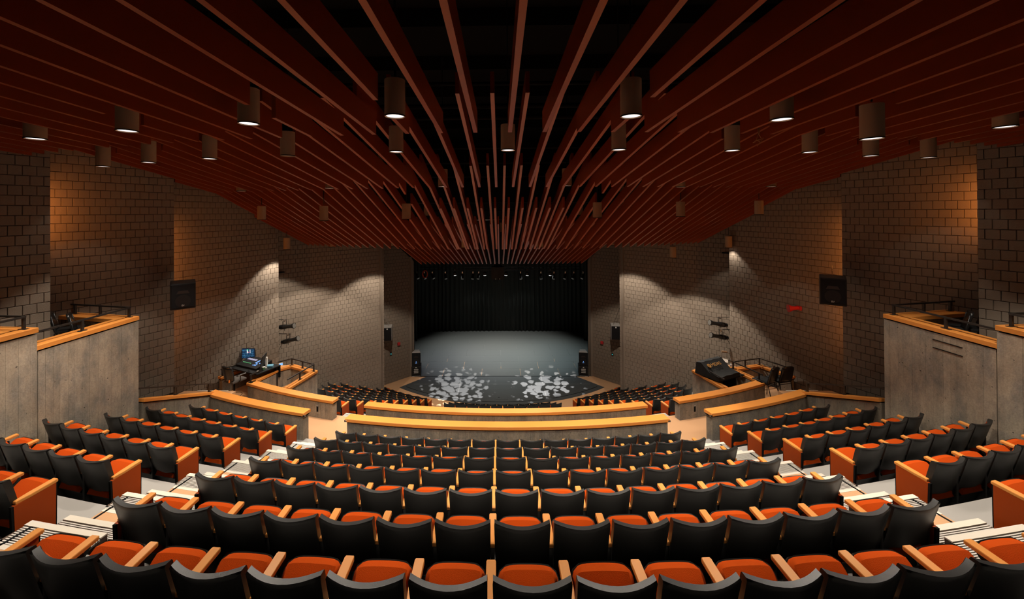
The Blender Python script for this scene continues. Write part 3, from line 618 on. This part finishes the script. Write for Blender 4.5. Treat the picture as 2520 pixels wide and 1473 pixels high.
for px, py, d, lit, row in LAMPS:
    p = bp(px, py, d); rowc[row] = rowc.get(row,0)+1
    wl = wall_w(d)-.25
    if abs(p.x) > wl: p.x = math.copysign(wl, p.x)
    lampP.append(p.copy())
    t = thing('ceiling_downlight', f'{"tan" if row < 6 else "pale lit"} cylinder downlight, {ORD[rowc[row]]} from the left in the {ORD[row]} lamp row from the camera', 'lamp', p, 0, 'cylinder downlights between the ceiling fins')
    put('lamp_can', LB, t); put('reflector', LL if lit else LD, t); put('lamp_rim', LR, t)
    MB().tube([(0,0,.5),(0,0,min(3.6,14.3-p.z))], .012, 6).build('stem', M['black'], t)
    if px in (965,): t.rotation_euler = (.0,-.25,0)
    if lit:
        pw = LAMP_POWER*{1:1.0,2:1.1,3:1.4,4:1.6,5:1.6}[row]*DIM.get(px,1); ang = {1:96,2:84,3:78,4:78,5:104}[row]
        tgt = p-Vector((0,0,5))
        spot(p-Vector((0,0,.03)), tgt, pw, ang, WARM, .22, .07)
# ------------------------------------------------------------------ red ceiling fins, four fanned banks
DTH = .02125
def fin_piece(root, a, b, ha, hb, th_, wd=.062, dp=.32):
    pa, pb = pol(a, th_, ha), pol(b, th_, hb); u = Vector((math.cos(th_), math.sin(th_), 0))*wd/2; up = Vector((0,0,dp))
    lo = [pa-u, pa+u, pb+u, pb-u]; MB().hexa([v-pa for v in lo], [v-pa+up for v in lo]).build('fin_board', M['fin'], root); root.location = pa
def bank(no, name, Rs, Re, Hs, He, idx, straight=None):
    for i in idx:
        th_ = i*DTH; re = Re if straight is None else (ZC-straight)/math.cos(th_); rs = Rs
        # keep inside the side walls
        ok = [r for r in [rs+(re-rs)*q/60 for q in range(61)] if abs(pol(r,th_).x) < wall_w(pol(r,th_).y)-.12]
        if len(ok) < 8: continue
        a0, b0 = max(ok), min(ok); hh = lambda r: Hs+(He-Hs)*(Rs-r)/(Rs-re)
        cuts = []
        for lp in lampP:
            dx, dy = lp.x, ZC-lp.y; rr = math.hypot(dx,dy); tt = math.atan2(dx,dy); h = hh(rr)
            if abs((tt-th_)*rr) < .185 and b0-.2 < rr < a0+.2 and lp.z-.05 < EZ-h+.34 and lp.z+.6 > EZ-h: cuts.append(rr)
        segs = [(a0,b0)]
        for c in cuts:
            ns = []
            for a, b in segs:
                if b < c < a: ns += [(a,c+.24),(c-.24,b)]
                else: ns.append((a,b))
            segs = [q for q in ns if q[0]-q[1] > .15]
        for j, (a, b) in enumerate(segs):
            n_ = int(abs(i)+.5) if i != int(i) else int(abs(i)); pos = 'on the center line' if i == 0 else f'{ORD[n_]} {"left" if i < 0 else "right"} of center'
            ex = '' if len(segs) == 1 else (', piece before its lamp' if j == 0 else ', piece past its lamp')
            t = thing('ceiling_fin', f'rust red ceiling fin in the {name} bank, {pos}{ex}', 'ceiling fin', (0,0,0), 0, f'red fins of the {name} bank')
            fin_piece(t, a, b, hh(a), hh(b), th_)
bank(1, 'nearest', 33.2, 24.64, -2.14, -1.20, [i for i in range(-21,22)])
bank(2, 'second', 24.75, 20.35, -1.767, -.627, [i+.5 for i in range(-22,22)])
bank(3, 'third', 20.45, 15.8, -1.17, 1.40, [i for i in range(-26,27)])
bank(4, 'stage-side', 14.54, 9.9, .51, 2.69, [i+.5 for i in range(-19,19)], straight=20.9)
bank(5, 'short upper', 18.95, 16.1, -.10, 1.36, [i+.36 for i in range(-5,5)])
# pipes and duct above the fins
for i, (y, z, r) in enumerate(((2.2,12.75,.05),(3.3,12.9,.07),(4.6,12.7,.04),(6.6,12.25,.035),(8.2,12.3,.05),(9.6,12.4,.06),(11.0,11.9,.04),(12.6,11.7,.05),(14.0,11.4,.05),(16.4,10.9,.03),(18.4,10.2,.03))):
    ob = MB().tube([(-9.4 if y > 11 else -11,y,z),(9.4 if y > 11 else 11,y,z)], r, 8).build('ceiling_pipe', M['flat'], smooth=1); tag(ob, f'thin dark pipe running across above the red fins, {ORD[i+1]} from the camera', 'pipe', 'pipes above the ceiling fins')
ob = MB().tube([bp(1120,542,18.6), bp(1262,539,18.6)], .02, 8).build('ceiling_pipe', M['chrome'], smooth=1); tag(ob, 'pale conduit catching light above the stage side fins', 'pipe')
ob = MB().box((-4,15.9,EZ+.35),(4,16.9,EZ+1.2)).build('air_duct', M['flat']); tag(ob, 'flat black air duct above the third bank of fins', 'duct')
# ------------------------------------------------------------------ lighting bar, stage lamps, centre loudspeaker
bar = thing('lighting_bar', 'black truss bar with lamps across the top of the stage opening', 'lighting bar', (0,26.1,0))
for z in (6.62,6.44): MB().tube([(-5.2,0,z),(5.2,0,z)], .022, 8).build('bar_pipe', M['rail'], bar, 1)
mb = MB(); [mb.tube([(x,0,6.62),(x+.3,0,6.44)], .01, 5) for x in [-5+.5*i for i in range(20)]]; mb.build('bar_web', M['rail'], bar)
for x in (-1.95,1.95): MB().tube([(x,0,6.6),(x,0,11.8)], .01, 5).build('hanger', M['rail'], bar)
def par_can(p, tgt, r, ln, label, name, lit, group):
    t = thing(name, label, 'stage light', p, 0, group); d = (Vector(tgt)-Vector(p)).normalized(); a = Vector((0,0,-.16))
    MB().tube([a-d*ln*.5, a-d*ln*.3, a+d*ln*.35, a+d*ln*.5], [r*.6,r*.95,r,r*1.12], 14).build('lamp_body', M['black'], t, 2)
    q = put('lens', MB().tube([a+d*ln*.49, a+d*(ln*.5+.012)], r*.98, 14).mesh('lens', M['beam'] if lit else M['dull']), t)
    MB().tube([(-r*1.15,0,-.16),(-r*1.15,0,.0),(r*1.15,0,.0),(r*1.15,0,-.16)], .012, 6).build('yoke', M['black'], t)
    MB().bbox((-.03,-.03,0),(.03,.03,.12),.006).build('clamp', M['chrome'] if not lit else M['black'], t)
for i, px in enumerate((1119.5,1193,1245,1297.5,1354)):
    p = bp(px, 668, 26.1); p.z += .05; par_can(p, (p.x,28,0), .105, .2, f'lit round stage lamp under the bar, {ORD[i+1]} from the left', 'stage_lamp', True, 'lit stage lamps')
for i, (px, tx) in enumerate(((1026,1.5),(1044,1.2),(1064,1.5),(1096,.6),(1138,0),(1164,-.3),(1178,-.5),(1281,.2),(1331,.0),(1363,-.5),(1391,-.8),(1412,-1.2),(1435,-1.5))):
    p = bp(px, 672, 26.1); par_can(p, (p.x+tx,p.y-1.2,p.z-2.2), .085, .42, f'dark angled profile lamp under the bar, {ORD[i+1]} from the left', 'profile_lamp', False, 'dark profile lamps')
ob = MB().tube([bp(1046+13*math.sin(t*.5)*.45, 674-9*math.cos(t*.5), 25.9) for t in range(14)], .035, 7).build('cable_coil', M['hose'], smooth=1); tag(ob, 'coil of orange cable hanging from the left end of the lighting bar', 'cable')
c0 = bp(1225, 687, 24.6); cl = thing('cluster_speaker', 'wide black loudspeaker cluster hanging at the center of the stage opening', 'speaker', (c0.x,24.6,c0.z))
for sx in (-1, 1):
    q = [(0,-.28),(sx*.38,-.14),(sx*.38,.25),(0,.3)]; q = q if sx > 0 else q[::-1]
    b_ = MB().hexa([(x,y,.02) for x,y in q], [(x,y,.76) for x,y in q]).build('cabinet', M['speaker'], cl)
    MB().bbox((sx*.12-.02,-.30,.05),(sx*.12+.02,-.24,.09),.004).build('badge', M['badge'], b_)
    MB().tube([(sx*.2,0,.7),(sx*.26,.0,2.6)], .008, 5).build('wire', M['rail'], cl)
MB().add([(-.3,.1,.76),(.3,.1,.76),(.15,-.1,.95),(-.15,-.1,.95),(.15,.15,.95),(-.15,.15,.95)], [(0,1,2,3),(2,4,5,3),(1,4,2),(0,3,5)]).build('top_bracket', M['speaker'], cl)
# ------------------------------------------------------------------ loudspeakers
def logo(txt, size, parent, loc, rot, mt, name='badge'):
    c = bpy.data.curves.new(name, 'FONT'); c.body = txt; c.size = size; c.extrude = size*.02; c.align_x = 'CENTER'; c.align_y = 'CENTER'; tmp = bpy.data.objects.new('t', c); COL.objects.link(tmp)
    dg = bpy.context.evaluated_depsgraph_get(); me = bpy.data.meshes.new_from_object(tmp.evaluated_get(dg)); bpy.data.objects.remove(tmp); me.materials.clear(); me.materials.append(mt)
    return put(name, me, parent, loc, rot)
for s, (px0, px1, pt, pb) in ((-1,(431,470,692,757)),(1,(2028,2070,680,747))):
    d = 11.05; c = bp((px0+px1)/2-6*s*0, (pt+pb)/2, d); h = (pb-pt)*d/1000*.98
    t = thing('wall_speaker', f'large black loudspeaker hung at the corner of the {SIDE[s]} block wall', 'speaker', c, 0); t.rotation_euler = (math.radians(4),0,-s*math.radians(38))
    w_ = .56; MB().bbox((-w_/2,-.22,-h/2),(w_/2,.30,h/2),.02).build('cabinet', M['speaker'], t)
    g = MB().bbox((-w_/2+.03,-.235,-h/2+.05),(w_/2-.03,-.215,h/2-.03),.008).build('grille', M['cloth'], t)
    MB().tube([(0,-.232,-.12),(0,-.24,-.12)], .17, 24).build('woofer', M['speaker'], t); MB().hexa([(-.14,-.242,.08),(.14,-.242,.08),(.14,-.23,.08),(-.14,-.23,.08)], [(-.1,-.242,.16),(.1,-.242,.16),(.1,-.23,.16),(-.1,-.23,.16)]).build('horn', M['rail'], t)
    b_ = MB().bbox((-.04,-.25,-h/2+.07),(.04,-.238,-h/2+.15),.006).build('badge_plate', M['speaker'], t); logo('EV', .06, b_, (0,-.2515,-h/2+.11), (PI/2,0,0), M['badge'], 'badge')
    MB().tube([(0,.2,h/2-.02),(-s*0,.3,h/2+.25)], .006, 5).build('safety_wire', M['chrome'], t)
    MB().bbox((-.1,.28,-.2),(.1,.5,.2),.01).build('wall_bracket', M['black'], t)
for s, (px, pt, pb) in ((-1,(954,801,836)),(1,(1514,797,833))):
    d = 23.7; c = bp(px, (pt+pb)/2, d); h = (pb-pt)*d/1000
    t = thing('proscenium_speaker', f'grey topped black loudspeaker on the {SIDE[s]} block wall beside the stage', 'speaker', c); t.rotation_euler = (math.radians(8),0,-s*math.radians(8))
    MB().bbox((-.25,-.2,-h/2),(.25,.25,h/2),.015).build('cabinet', M['spgrey'], t); MB().bbox((-.235,-.215,-h/2+.02),(.235,-.19,h/2-.03),.006).build('grille', M['cloth'], t); MB().box((-.03,-.222,h/2-.13),(.04,-.214,h/2-.06)).build('badge', M['badge'], t)
    MB().tube([(-s*.1,0,h/2),(s*.35,.05,1.75)], .007, 5).build('hanging_wire', M['chrome'], t)
for s, px in ((-1,1024.5),(1,1435.5)):
    b = bp(px, 920 if s < 0 else 918, 25.35); x = b.x
    t = thing('subwoofer', f'black subwoofer with slotted port standing on the {SIDE[s]} edge of the stage', 'speaker', (x,25.4,0), -s*.12)
    MB().bbox((-.29,-.25,.0),(.29,.42,.60),.015).build('cabinet', M['speaker'], t); g = MB().box((-.2,-.262,.16),(.2,-.25,.50)).build('port', M['flat'], t)
    for i in range(3): MB().hexa([(-.15,-.275,.21+.1*i),(.15,-.275,.21+.1*i),(.15,-.25,.21+.1*i),(-.15,-.25,.21+.1*i)], [(-.12,-.265,.26+.1*i),(.12,-.265,.26+.1*i),(.12,-.25,.26+.1*i),(-.12,-.25,.26+.1*i)]).build('port_rib', M['spgrey'], g)
    MB().box((-.24,-.262,.03),(.24,-.25,.11)).build('lower_port', M['flat'], t); MB().box((-.25,-.29,.0),(.25,-.2,.035)).build('foot_bar', M['spgrey'], t); MB().box((-.04,-.262,.53),(.04,-.25,.56)).build('badge', M['badge'], t)
    t = thing('top_speaker', f'black two way loudspeaker stacked on the {SIDE[s]} subwoofer', 'speaker', (x,25.42,.6), -s*.12)
    q = [(-.27,-.22),(.27,-.22),(.2,.24),(-.2,.24)]; MB().hexa([(a,b_,.01) for a,b_ in q], [(a,b_,.84) for a,b_ in q]).build('cabinet', M['speaker'], t); MB().hexa([(a,b_,.84) for a,b_ in q], [(a*.8,b_*.8,.9) for a,b_ in q]).build('top', M['spgrey'], t)
    MB().bbox((-.245,-.235,.04),(.245,-.215,.82),.006).build('grille', M['cloth'], t); MB().tube([(0,-.232,.3),(0,-.242,.3)], .19, 24).build('woofer', M['speaker'], t); MB().hexa([(-.15,-.245,.55),(.15,-.245,.55),(.15,-.23,.55),(-.15,-.23,.55)], [(-.08,-.245,.63),(.08,-.245,.63),(.08,-.23,.63),(-.08,-.23,.63)]).build('horn', M['rail'], t)
    MB().box((-.05,-.246,.2),(.05,-.24,.225)).build('badge', M['bkey'], t); MB().box((-.015,-.246,.27),(.02,-.24,.31)).build('led', M['bkey'], t)
# ------------------------------------------------------------------ things on the walls
def on_wall(s, k, px, py):                       # point on a wall panel seen at a pixel
    (a,b),(c,d) = PAN[k]; lo, hi = b, d; f = lambda z: abs(bp(px,py,z).x)-(a+(c-a)*(z-b)/(d-b))
    for _ in range(40):
        md = (lo+hi)/2
        if f(md) < 0: lo = md
        else: hi = md
    u = Vector((s*(c-a), d-b, 0)).normalized(); n = Vector((u.y,-u.x,0)); n = -n if n.x*s > 0 else n
    return bp(px,py,md)+n*.03, math.atan2(n.y,n.x)+PI/2
for s, px, py in ((-1,980,845),(1,1483,842)):
    p, rz = on_wall(s,'E',px,py); t = thing('fire_alarm', f'small red fire alarm box on the {SIDE[s]} wall beside the stage', 'alarm', p, rz); MB().bbox((-.085,-.08,-.085),(.085,0,.085),.012).build('housing', M['red'], t); MB().bbox((-.05,-.095,-.02),(.05,-.078,.03),.006).build('strobe', M['red'], t)
for s, px, py in ((-1,961,870),(1,1508,871)):
    p, rz = on_wall(s,'E',px,py); t = thing('control_panel', f'small black panel with teal light on the {SIDE[s]} wall beside the stage', 'panel', p, rz); MB().bbox((-.06,-.03,-.09),(.06,0,.09),.008).build('plate', M['speaker'], t); MB().box((-.02,-.034,-.02),(.025,-.03,.02)).build('led', M['teal'], t)
p, rz = on_wall(1,'C',1968,757); t = thing('alarm_horn', 'red alarm horn on the dark right block wall', 'alarm', p, rz)
MB().tube([(0,0,0),(0,-.1,0),(-.05,-.2,-.01),(-.12,-.33,-.02)], [.06,.06,.07,.13], 14).build('horn', M['red'], t, 2); MB().bbox((-.07,-.06,-.07),(.1,0,.07),.01).build('base', M['red'], t)
p, rz = on_wall(-1,'D',689.5,896.5); t = thing('touch_panel', 'small lit blue touch panel on the left wall behind the pit', 'panel', p, rz); MB().bbox((-.085,-.04,-.075),(.085,0,.075),.008).build('frame', M['white'], t); MB().box((-.07,-.045,-.06),(.07,-.04,.06)).build('screen', M['steal'], t); MB().box((-.03,-.047,-.02),(.02,-.045,.01)).build('icon', M['swhite'], t)
for s, px, py in ((-1,690.5,669.5),(1,1787,622)):
    p, rz = on_wall(s,'D',px,py); ob = MB().bbox((-.14,-.06,-.025),(.14,.0,.025),.008).build('wall_slot', M['flat'], None, loc=p, rot=(0,0,rz)); tag(ob, f'short black bracket high on the {SIDE[s]} wall by the corner', 'bracket')
def ellipsoidal(px0, py0, px1, py1, d, label):
    a, b = bp(px0,py0,d), bp(px1,py1,d-.12); t = thing('wall_spotlight', label, 'spotlight', a.lerp(b,.4), 0, 'wall mounted spotlights'); o0 = t.location; a, b = a-o0, b-o0; u = (b-a).normalized(); L = (b-a).length
    MB().tube([a-u*.02, a, a+u*L*.07, a+u*L*.12, a+u*L*.4, a+u*L*.55, a+u*L*.8, a+u*L*.92, b], [.05,.085,.06,.095,.10,.075,.075,.105,.115], 14).build('barrel', M['vinyl'], t, 2)
    MB().tube([b-u*.005, b+u*.004], .1, 14).build('lens', M['dull'], t)
    c = a+u*L*.38; n = u.cross(Vector((0,0,1))).normalized()*.11
    MB().tube([c-n, c-n+Vector((0,0,.24)), c+n+Vector((0,0,.24)), c+n], .014, 6).build('yoke', M['black'], t); MB().bbox(tuple(c+Vector((-.04,-.04,.22))), tuple(c+Vector((.04,.04,.31))), .008).build('clamp', M['chrome'], t)
    sg = -1 if px1 > px0 else 1; arm = c+Vector((0,0,.29)); MB().tube([arm+Vector((-sg*.1,0,.0)), arm+Vector((sg*.75,.12,-.02))], .014, 6).build('arm_pipe', M['rail'], t)
    MB().tube([c+Vector((0,0,-.1)), c+Vector((0,0,-.17))], .012, 6).build('knob', M['black'], t)
    MB().tube([a, a+Vector((sg*.03,0,-.12)), a+Vector((sg*.12,.05,-.25)), a+Vector((sg*.22,.1,-.4))], .008, 5).build('cable', M['flat'], t)
ellipsoidal(686,805,724,801,16.9,'upper black profile spotlight on the left block wall'); ellipsoidal(694,842,734,832,16.9,'lower black profile spotlight on the left block wall')
ellipsoidal(1788,800,1746,793,16.9,'upper black profile spotlight on the right block wall'); ellipsoidal(1790,831,1749,824,16.9,'lower black profile spotlight on the right block wall')
# tangle of copper wire under a fin
p = bp(1865,330,6.4); t = thing('wire_bundle', 'tangle of loose copper wire hanging below a right hand ceiling fin', 'wire', p); mb = MB()
for i in range(4):
    r = random.Random(i); q = [(r.uniform(-.02,.02),0,.16),(r.uniform(-.03,.03),0,.02)]+[(.055*math.cos(g*.9+i*1.7)*(.5+.2*g/4)+(i-1.5)*.03, .02*math.sin(g+i), -.06-.03*math.sin(g*.9+i)-.02*g) for g in range(6)]; mb.tube(q, .004, 5)
mb.build('wire_loops', M['wire'], t, 1)
# ------------------------------------------------------------------ chairs in the boxes and booths
def stack_chair(p, rz, label, group):
    t = thing('stacking_chair', label, 'chair', p, rz, group)
    def bk(u, v): return (u*.21*(1-.10*v*v), -.17-.10*v-.02*(1-u*u), .46+.40*v-.025*u**4*v)
    ob = grid(bk, 10, 8).build('backrest', M['vinyl'], t, 1); md = ob.modifiers.new('t','SOLIDIFY'); md.thickness = .045; md.offset = 0
    MB().bbox((-.22,-.18,.42),(.22,.26,.475),.018).build('seat', M['cover'], t, 2)
    for sx in (-1, 1):
        MB().tube([(sx*.22,.22,0),(sx*.215,.2,.43)], .012, 8).build('leg', M['black'], t, 1); MB().tube([(sx*.22,-.30,0),(sx*.2,-.2,.3),(sx*.2,-.17,.46),(sx*.19,-.24,.8)], .012, 8).build('leg', M['black'], t, 1)
    MB().tube([(-.2,-.2,.4),(.2,-.2,.4)], .009, 6).build('cross_bar', M['black'], t); return t
fz = EZ-2.36-.62
for px, py, d, rz, lab, sd in ((168,757,8.85,.0,'left of the two black chairs in the left balcony box','l'),(213,768,8.78,.0,'right of the two black chairs in the left balcony box','l'),(2340,757,8.72,0,'nearer of the two black chairs in the right balcony box','r'),(2376,747,8.8,0,'farther of the two black chairs in the right balcony box','r')):
    p = bp(px,py,d); a = -.85 if sd == 'l' else .85
    stack_chair((p.x,p.y,fz), a, lab, 'chairs in the balcony boxes')
stack_chair((bp(1890,930,13.6).x-.05,13.65,EZ-6.25), .5, 'high black chair on the left in the right control booth', 'chairs in the right booth').scale = (1.15,1.15,1.3)
stack_chair((bp(1930,930,13.6).x-.05,13.75,EZ-6.25), .25, 'high black chair on the right in the right control booth', 'chairs in the right booth').scale = (1.15,1.15,1.3)
p = bp(1906,908,13.9); t = thing('work_lamp', 'small shiny silver work lamp between the two booth chairs', 'lamp', p); MB().tube([(0,0,-.06),(0,0,.0),(0,0,.07),(0,0,.12)], [.10,.09,.045,.03], 16).build('shade', M['chrome'], t, 2); MB().tube([(0,0,-.55),(0,0,.0)], .02, 8).build('stand', M['black'], t); MB().tube([(0,0,-.56),(0,0,-.545)], .12, 14).build('base', M['black'], t)
# ------------------------------------------------------------------ left lighting desk
dz = EZ-5.47; dk = thing('lighting_desk', 'black control desk standing across the wall of the left booth', 'desk', (-8.40,13.72,0)); ang = math.atan2(.62,-1.38)
dk.rotation_euler = (0,0,ang)                    # local x runs from the aisle end towards the block wall, local y = -away
MB().bbox((0,-.92,dz-.04),(1.5,.0,dz),.006).build('desk_top', M['cover'], dk)
for x, y in ((.12,-.85),(1.42,-.85),(1.42,-.08)): MB().bbox((x-.03,y-.03,EZ-6.25),(x+.03,y+.03,dz-.03),.004).build('leg', M['black'], dk)
MB().box((.05,-.95,dz-.45),(1.4,-.9,dz-.04)).build('skirt', M['flat'], dk)
def at_desk(x, y, z=0): return Vector((-8.40,13.72,dz+z))+Matrix.Rotation(ang,3,'Z') @ Vector((x,y,0))
cs = thing('lighting_console', 'wide black lighting console with rows of lit keys on the desk', 'console', at_desk(.32,-.2), ang)
MB().hexa([(0,-.62,.0),(1.1,-.62,0),(1.1,.0,0),(0,.0,0)], [(0,-.62,.16),(1.1,-.62,.16),(1.1,.0,.06),(0,.0,.06)]).build('console_body', M['speaker'], cs)
def key(x, y, w, d, mt, name): z = .06+.10*(-y/.62)+.004; put(name, MB().box((-w/2,-d/2,0),(w/2,d/2,.012)).mesh(name, mt), cs, (x,y,z), (-.16,0,0))
for i in range(4): key(.60+.125*i, -.42, .1, .085, M['lav'], 'display_key')
for i in range(6): key(.58+.075*i, -.20, .045, .03, M['gkey'], 'green_key')
for i, (x, y, w, d) in enumerate(((.40,-.36,.05,.2),(.28,-.16,.09,.05),(.22,-.3,.03,.03),(.32,-.26,.06,.02),(.24,-.2,.05,.02),(.36,-.14,.03,.03),(.1,-.34,.03,.03),(.30,-.44,.05,.02),(.18,-.45,.05,.02))): key(x, y, w, d, M['bkey'], 'blue_key')
mp = bp(609,869,15.0); mo = thing('monitor', 'monitor showing a color triangle and blue tables behind the console', 'monitor', mp, 0); mo.rotation_euler = (0,math.radians(-2),-.12)
hw_, hh_ = .305, .185; MB().bbox((-hw_,-.012,-hh_),(hw_,.03,hh_),.006).build('housing', M['speaker'], mo); sc_ = MB().box((-hw_+.008,-.016,-hh_+.01),(hw_-.008,-.0125,hh_-.008)).build('screen', M['screen'], mo)
mb = MB(); r = random.Random(3)
for i in range(70):
    x = r.uniform(-.28,.25); z = r.uniform(-.165,.165)
    if -.02 < x < .12 and z > .0: continue
    w = r.uniform(.01,.06); mb.box((x,-.0185,z),(min(.285,x+w),-.0165,z+.006))
for z in (-.005,-.075,.1): mb.box((-.28,-.018,z),(.28,-.0165,z+.004))
mb.build('screen_rows', M['sblue'], sc_, kind='stuff')
MB().add([(-.005,-.02,.0),(.06,-.02,.05),(-.005,-.02,.15)], [(0,1,2)]).build('triangle_white', M['swhite'], sc_); MB().add([(.06,-.0205,.05),(.10,-.0205,.055),(.04,-.0205,.025)], [(0,2,1)]).build('triangle_red', M['sred'], sc_); MB().add([(.0,-.0205,.15),(.06,-.0205,.15),(.03,-.0205,.09)], [(0,2,1)]).build('triangle_green', M['sgreen'], sc_); MB().box((.115,-.02,.02),(.135,-.018,.15)).build('level_bar', M['swhite'], sc_)
MB().tube([(0,.03,-.05),(0,.05,-.28)], .02, 8).build('stand', M['black'], mo); MB().bbox((-.12,-.04,-.3),(.12,.14,-.28),.005).build('base', M['black'], mo)
tb = bp(647.5,888,14.1); t = thing('side_monitor', 'thin black monitor seen edge-on at the right end of the desk', 'monitor', tb, 0); t.rotation_euler = (.2,0,1.82)
MB().bbox((-.24,-.012,-.28),(.24,.012,.24),.005).build('panel', M['speaker'], t); MB().bbox((-.05,.012,-.04),(.05,.08,.04),.01).build('mount', M['black'], t)
ws = bp(656,903,14.35); t = thing('monitor_stand', 'white upright stand beside the black side monitor', 'stand', ws); MB().bbox((-.03,-.03,.0),(.03,.03,.36),.006).build('column', M['white'], t); MB().bbox((-.09,-.1,-.005),(.09,.08,.012),.004).build('base', M['white'], t)
q = at_desk(.12,-.35); t = thing('mug', 'small green and white cup on the desk', 'cup', q); MB().tube([(0,0,0),(0,0,.05),(0,0,.1)], [.035,.045,.048], 14).build('body', M['green'], t, 2); MB().tube([(0,0,.1),(0,0,.112)], .05, 14).build('lid', M['white'], t)
ob = MB().bbox((-.06,-.05,0),(.06,.05,.008),.002).build('papers', M['paper'], None, loc=at_desk(.2,-.22,.0), rot=(0,0,.4)); tag(ob, 'pale note paper lying at the front of the desk', 'paper')
ob = MB().bbox((-.03,-.05,0),(.03,.05,.03),.012).build('computer_mouse', M['speaker'], None, loc=at_desk(.52,-.09,.0), rot=(0,0,.6)); tag(ob, 'small dark mouse in front of the console', 'mouse')
ob = MB().bbox((-.1,-.06,0),(.1,.06,.1),.02).build('snack_bag', M['blue'], None, loc=at_desk(.14,-.62,.0), rot=(.3,0,.2)); tag(ob, 'crinkled blue bag behind the side monitor', 'bag')
# office chair
oc = thing('office_chair', 'tall black office chair with grey seat at the lighting desk', 'chair', (bp(578,960,13.3).x-.05,13.35,EZ-6.25), -.4)
def ob_(u, v): return (u*.23*(1-.12*(2*v-1)**2), -.2-.09*v+.05*u*u, 0.80+.46*v)
b_ = grid(ob_, 10, 8).build('backrest', M['vinyl'], oc, 1); md = b_.modifiers.new('t','SOLIDIFY'); md.thickness = .07; md.offset = 0
MB().bbox((-.24,-.2,.70),(.24,.27,.78),.03).build('seat', M['seat'], oc, 2); MB().tube([(0,0,.06),(0,0,.4),(0,0,.70)], [.04,.03,.025], 10).build('column', M['black'], oc, 1)
for sx in (-1, 1): MB().tube([(sx*.24,.0,.73),(sx*.3,.0,.78),(sx*.3,.0,.94)], .016, 6).build('arm_post', M['black'], oc); MB().bbox((sx*.3-.04,-.12,.94),(sx*.3+.04,.18,.97),.01).build('arm_pad', M['vinyl'], oc)
for i in range(5): g = i*2*PI/5; MB().tube([(0,0,.09),(.3*math.cos(g),.3*math.sin(g),.06)], .02, 6).build('base_arm', M['black'], oc); MB().tube([(.3*math.cos(g)-.02,.3*math.sin(g),.03),(.3*math.cos(g)+.02,.3*math.sin(g),.03)], .03, 10).build('caster', M['chrome'], oc)
MB().tube([(.22*math.cos(g*PI/12),.22*math.sin(g*PI/12),.24) for g in range(25)], .009, 6).build('foot_ring', M['chrome'], oc, 1)
MB().box((.1,-.26,.76),(.125,-.23,.84)).build('tag', M['orange'], oc)
# ------------------------------------------------------------------ right pit: covered sound desk with printed logo
mx = thing('sound_desk', 'sound desk under a black cover with a gold printed name in the right pit', 'mixer', (7.3,14.08,EZ-5.62), .46)
prof = [(-.46,.0),(-.46,.13),(-.12,.17),(.2,.42),(.36,.40),(.42,.0)]
xs = [-.54+.135*i for i in range(9)]; V = [(x+.006*math.sin(i*5+j), y, z+(.012*math.sin(i*2.1+j) if 0 < j < 5 else 0)) for i, x in enumerate(xs) for j, (y, z) in enumerate(prof)]; n = len(prof)
fs = [(i*n+j, i*n+j+1, (i+1)*n+j+1, (i+1)*n+j) for i in range(8) for j in range(n-1)]+[tuple(range(n-1,-1,-1)), tuple(range(8*n,9*n))]
cv = MB().add(V, fs).build('dust_cover', M['cover'], mx, 2); bm = bmesh.new(); bm.from_mesh(cv.data); bmesh.ops.recalc_face_normals(bm, faces=bm.faces); bm.to_mesh(cv.data); bm.free()
sl = math.atan2(.22,.35); logo('MIDAS', .165, cv, (.02,.03,.325), (sl,0,0), M['gold'], 'printed_name')
lg = MB(); lg.tube([(-.27+.06*math.cos(g*PI/10), .065*math.sin(g*PI/10), 0) for g in range(21)], .014, 5).tube([(-.27+.028*math.cos(g*PI/8), .04*math.sin(g*PI/8), 0) for g in range(17)], .011, 5); lg.build('printed_ring', M['gold'], cv, loc=(-.06,.03,.325), rot=(sl,0,0))
for x in (-.3,.45): MB().bbox((x-.03,-.4,-.65),(x+.03,.35,.0),.006).build('table_leg', M['black'], mx)
MB().bbox((-.5,-.46,-.03),(.8,.42,.0),.005).build('table_top', M['flat'], mx)
t = thing('desk_lamp', 'thin gooseneck lamp bending over beside the covered sound desk', 'lamp', bp(1799,899,14.6)); MB().tube([(0,0,0),(.0,0,.2),(-.02,0,.34),(-.08,0,.44),(-.16,0,.48)], .009, 6).build('neck', M['chrome'], t, 1); MB().tube([(-.15,0,.485),(-.33,0,.50)], .035, 8).build('lamp_head', M['lamp'], t); MB().bbox((-.03,-.03,-.04),(.03,.03,.05),.006).build('base', M['white'], t)
ob = MB().bbox((-.16,-.1,0),(.16,.1,.02),.004).build('clipboard', M['paper'], None, loc=bp(1779,886,14.75), rot=(.25,.15,-.5)); tag(ob, 'pale paper sheet lying by the covered sound desk', 'paper')
t = thing('microphone_stand', 'small black stand sticking up behind the sound desk cover', 'stand', bp(1769,893,14.95)); MB().tube([(0,0,-.1),(.02,0,.2)], .02, 8).build('post', M['black'], t); MB().tube([(-.14,0,.1),(.1,0,.24)], .01, 6).build('boom', M['black'], t)
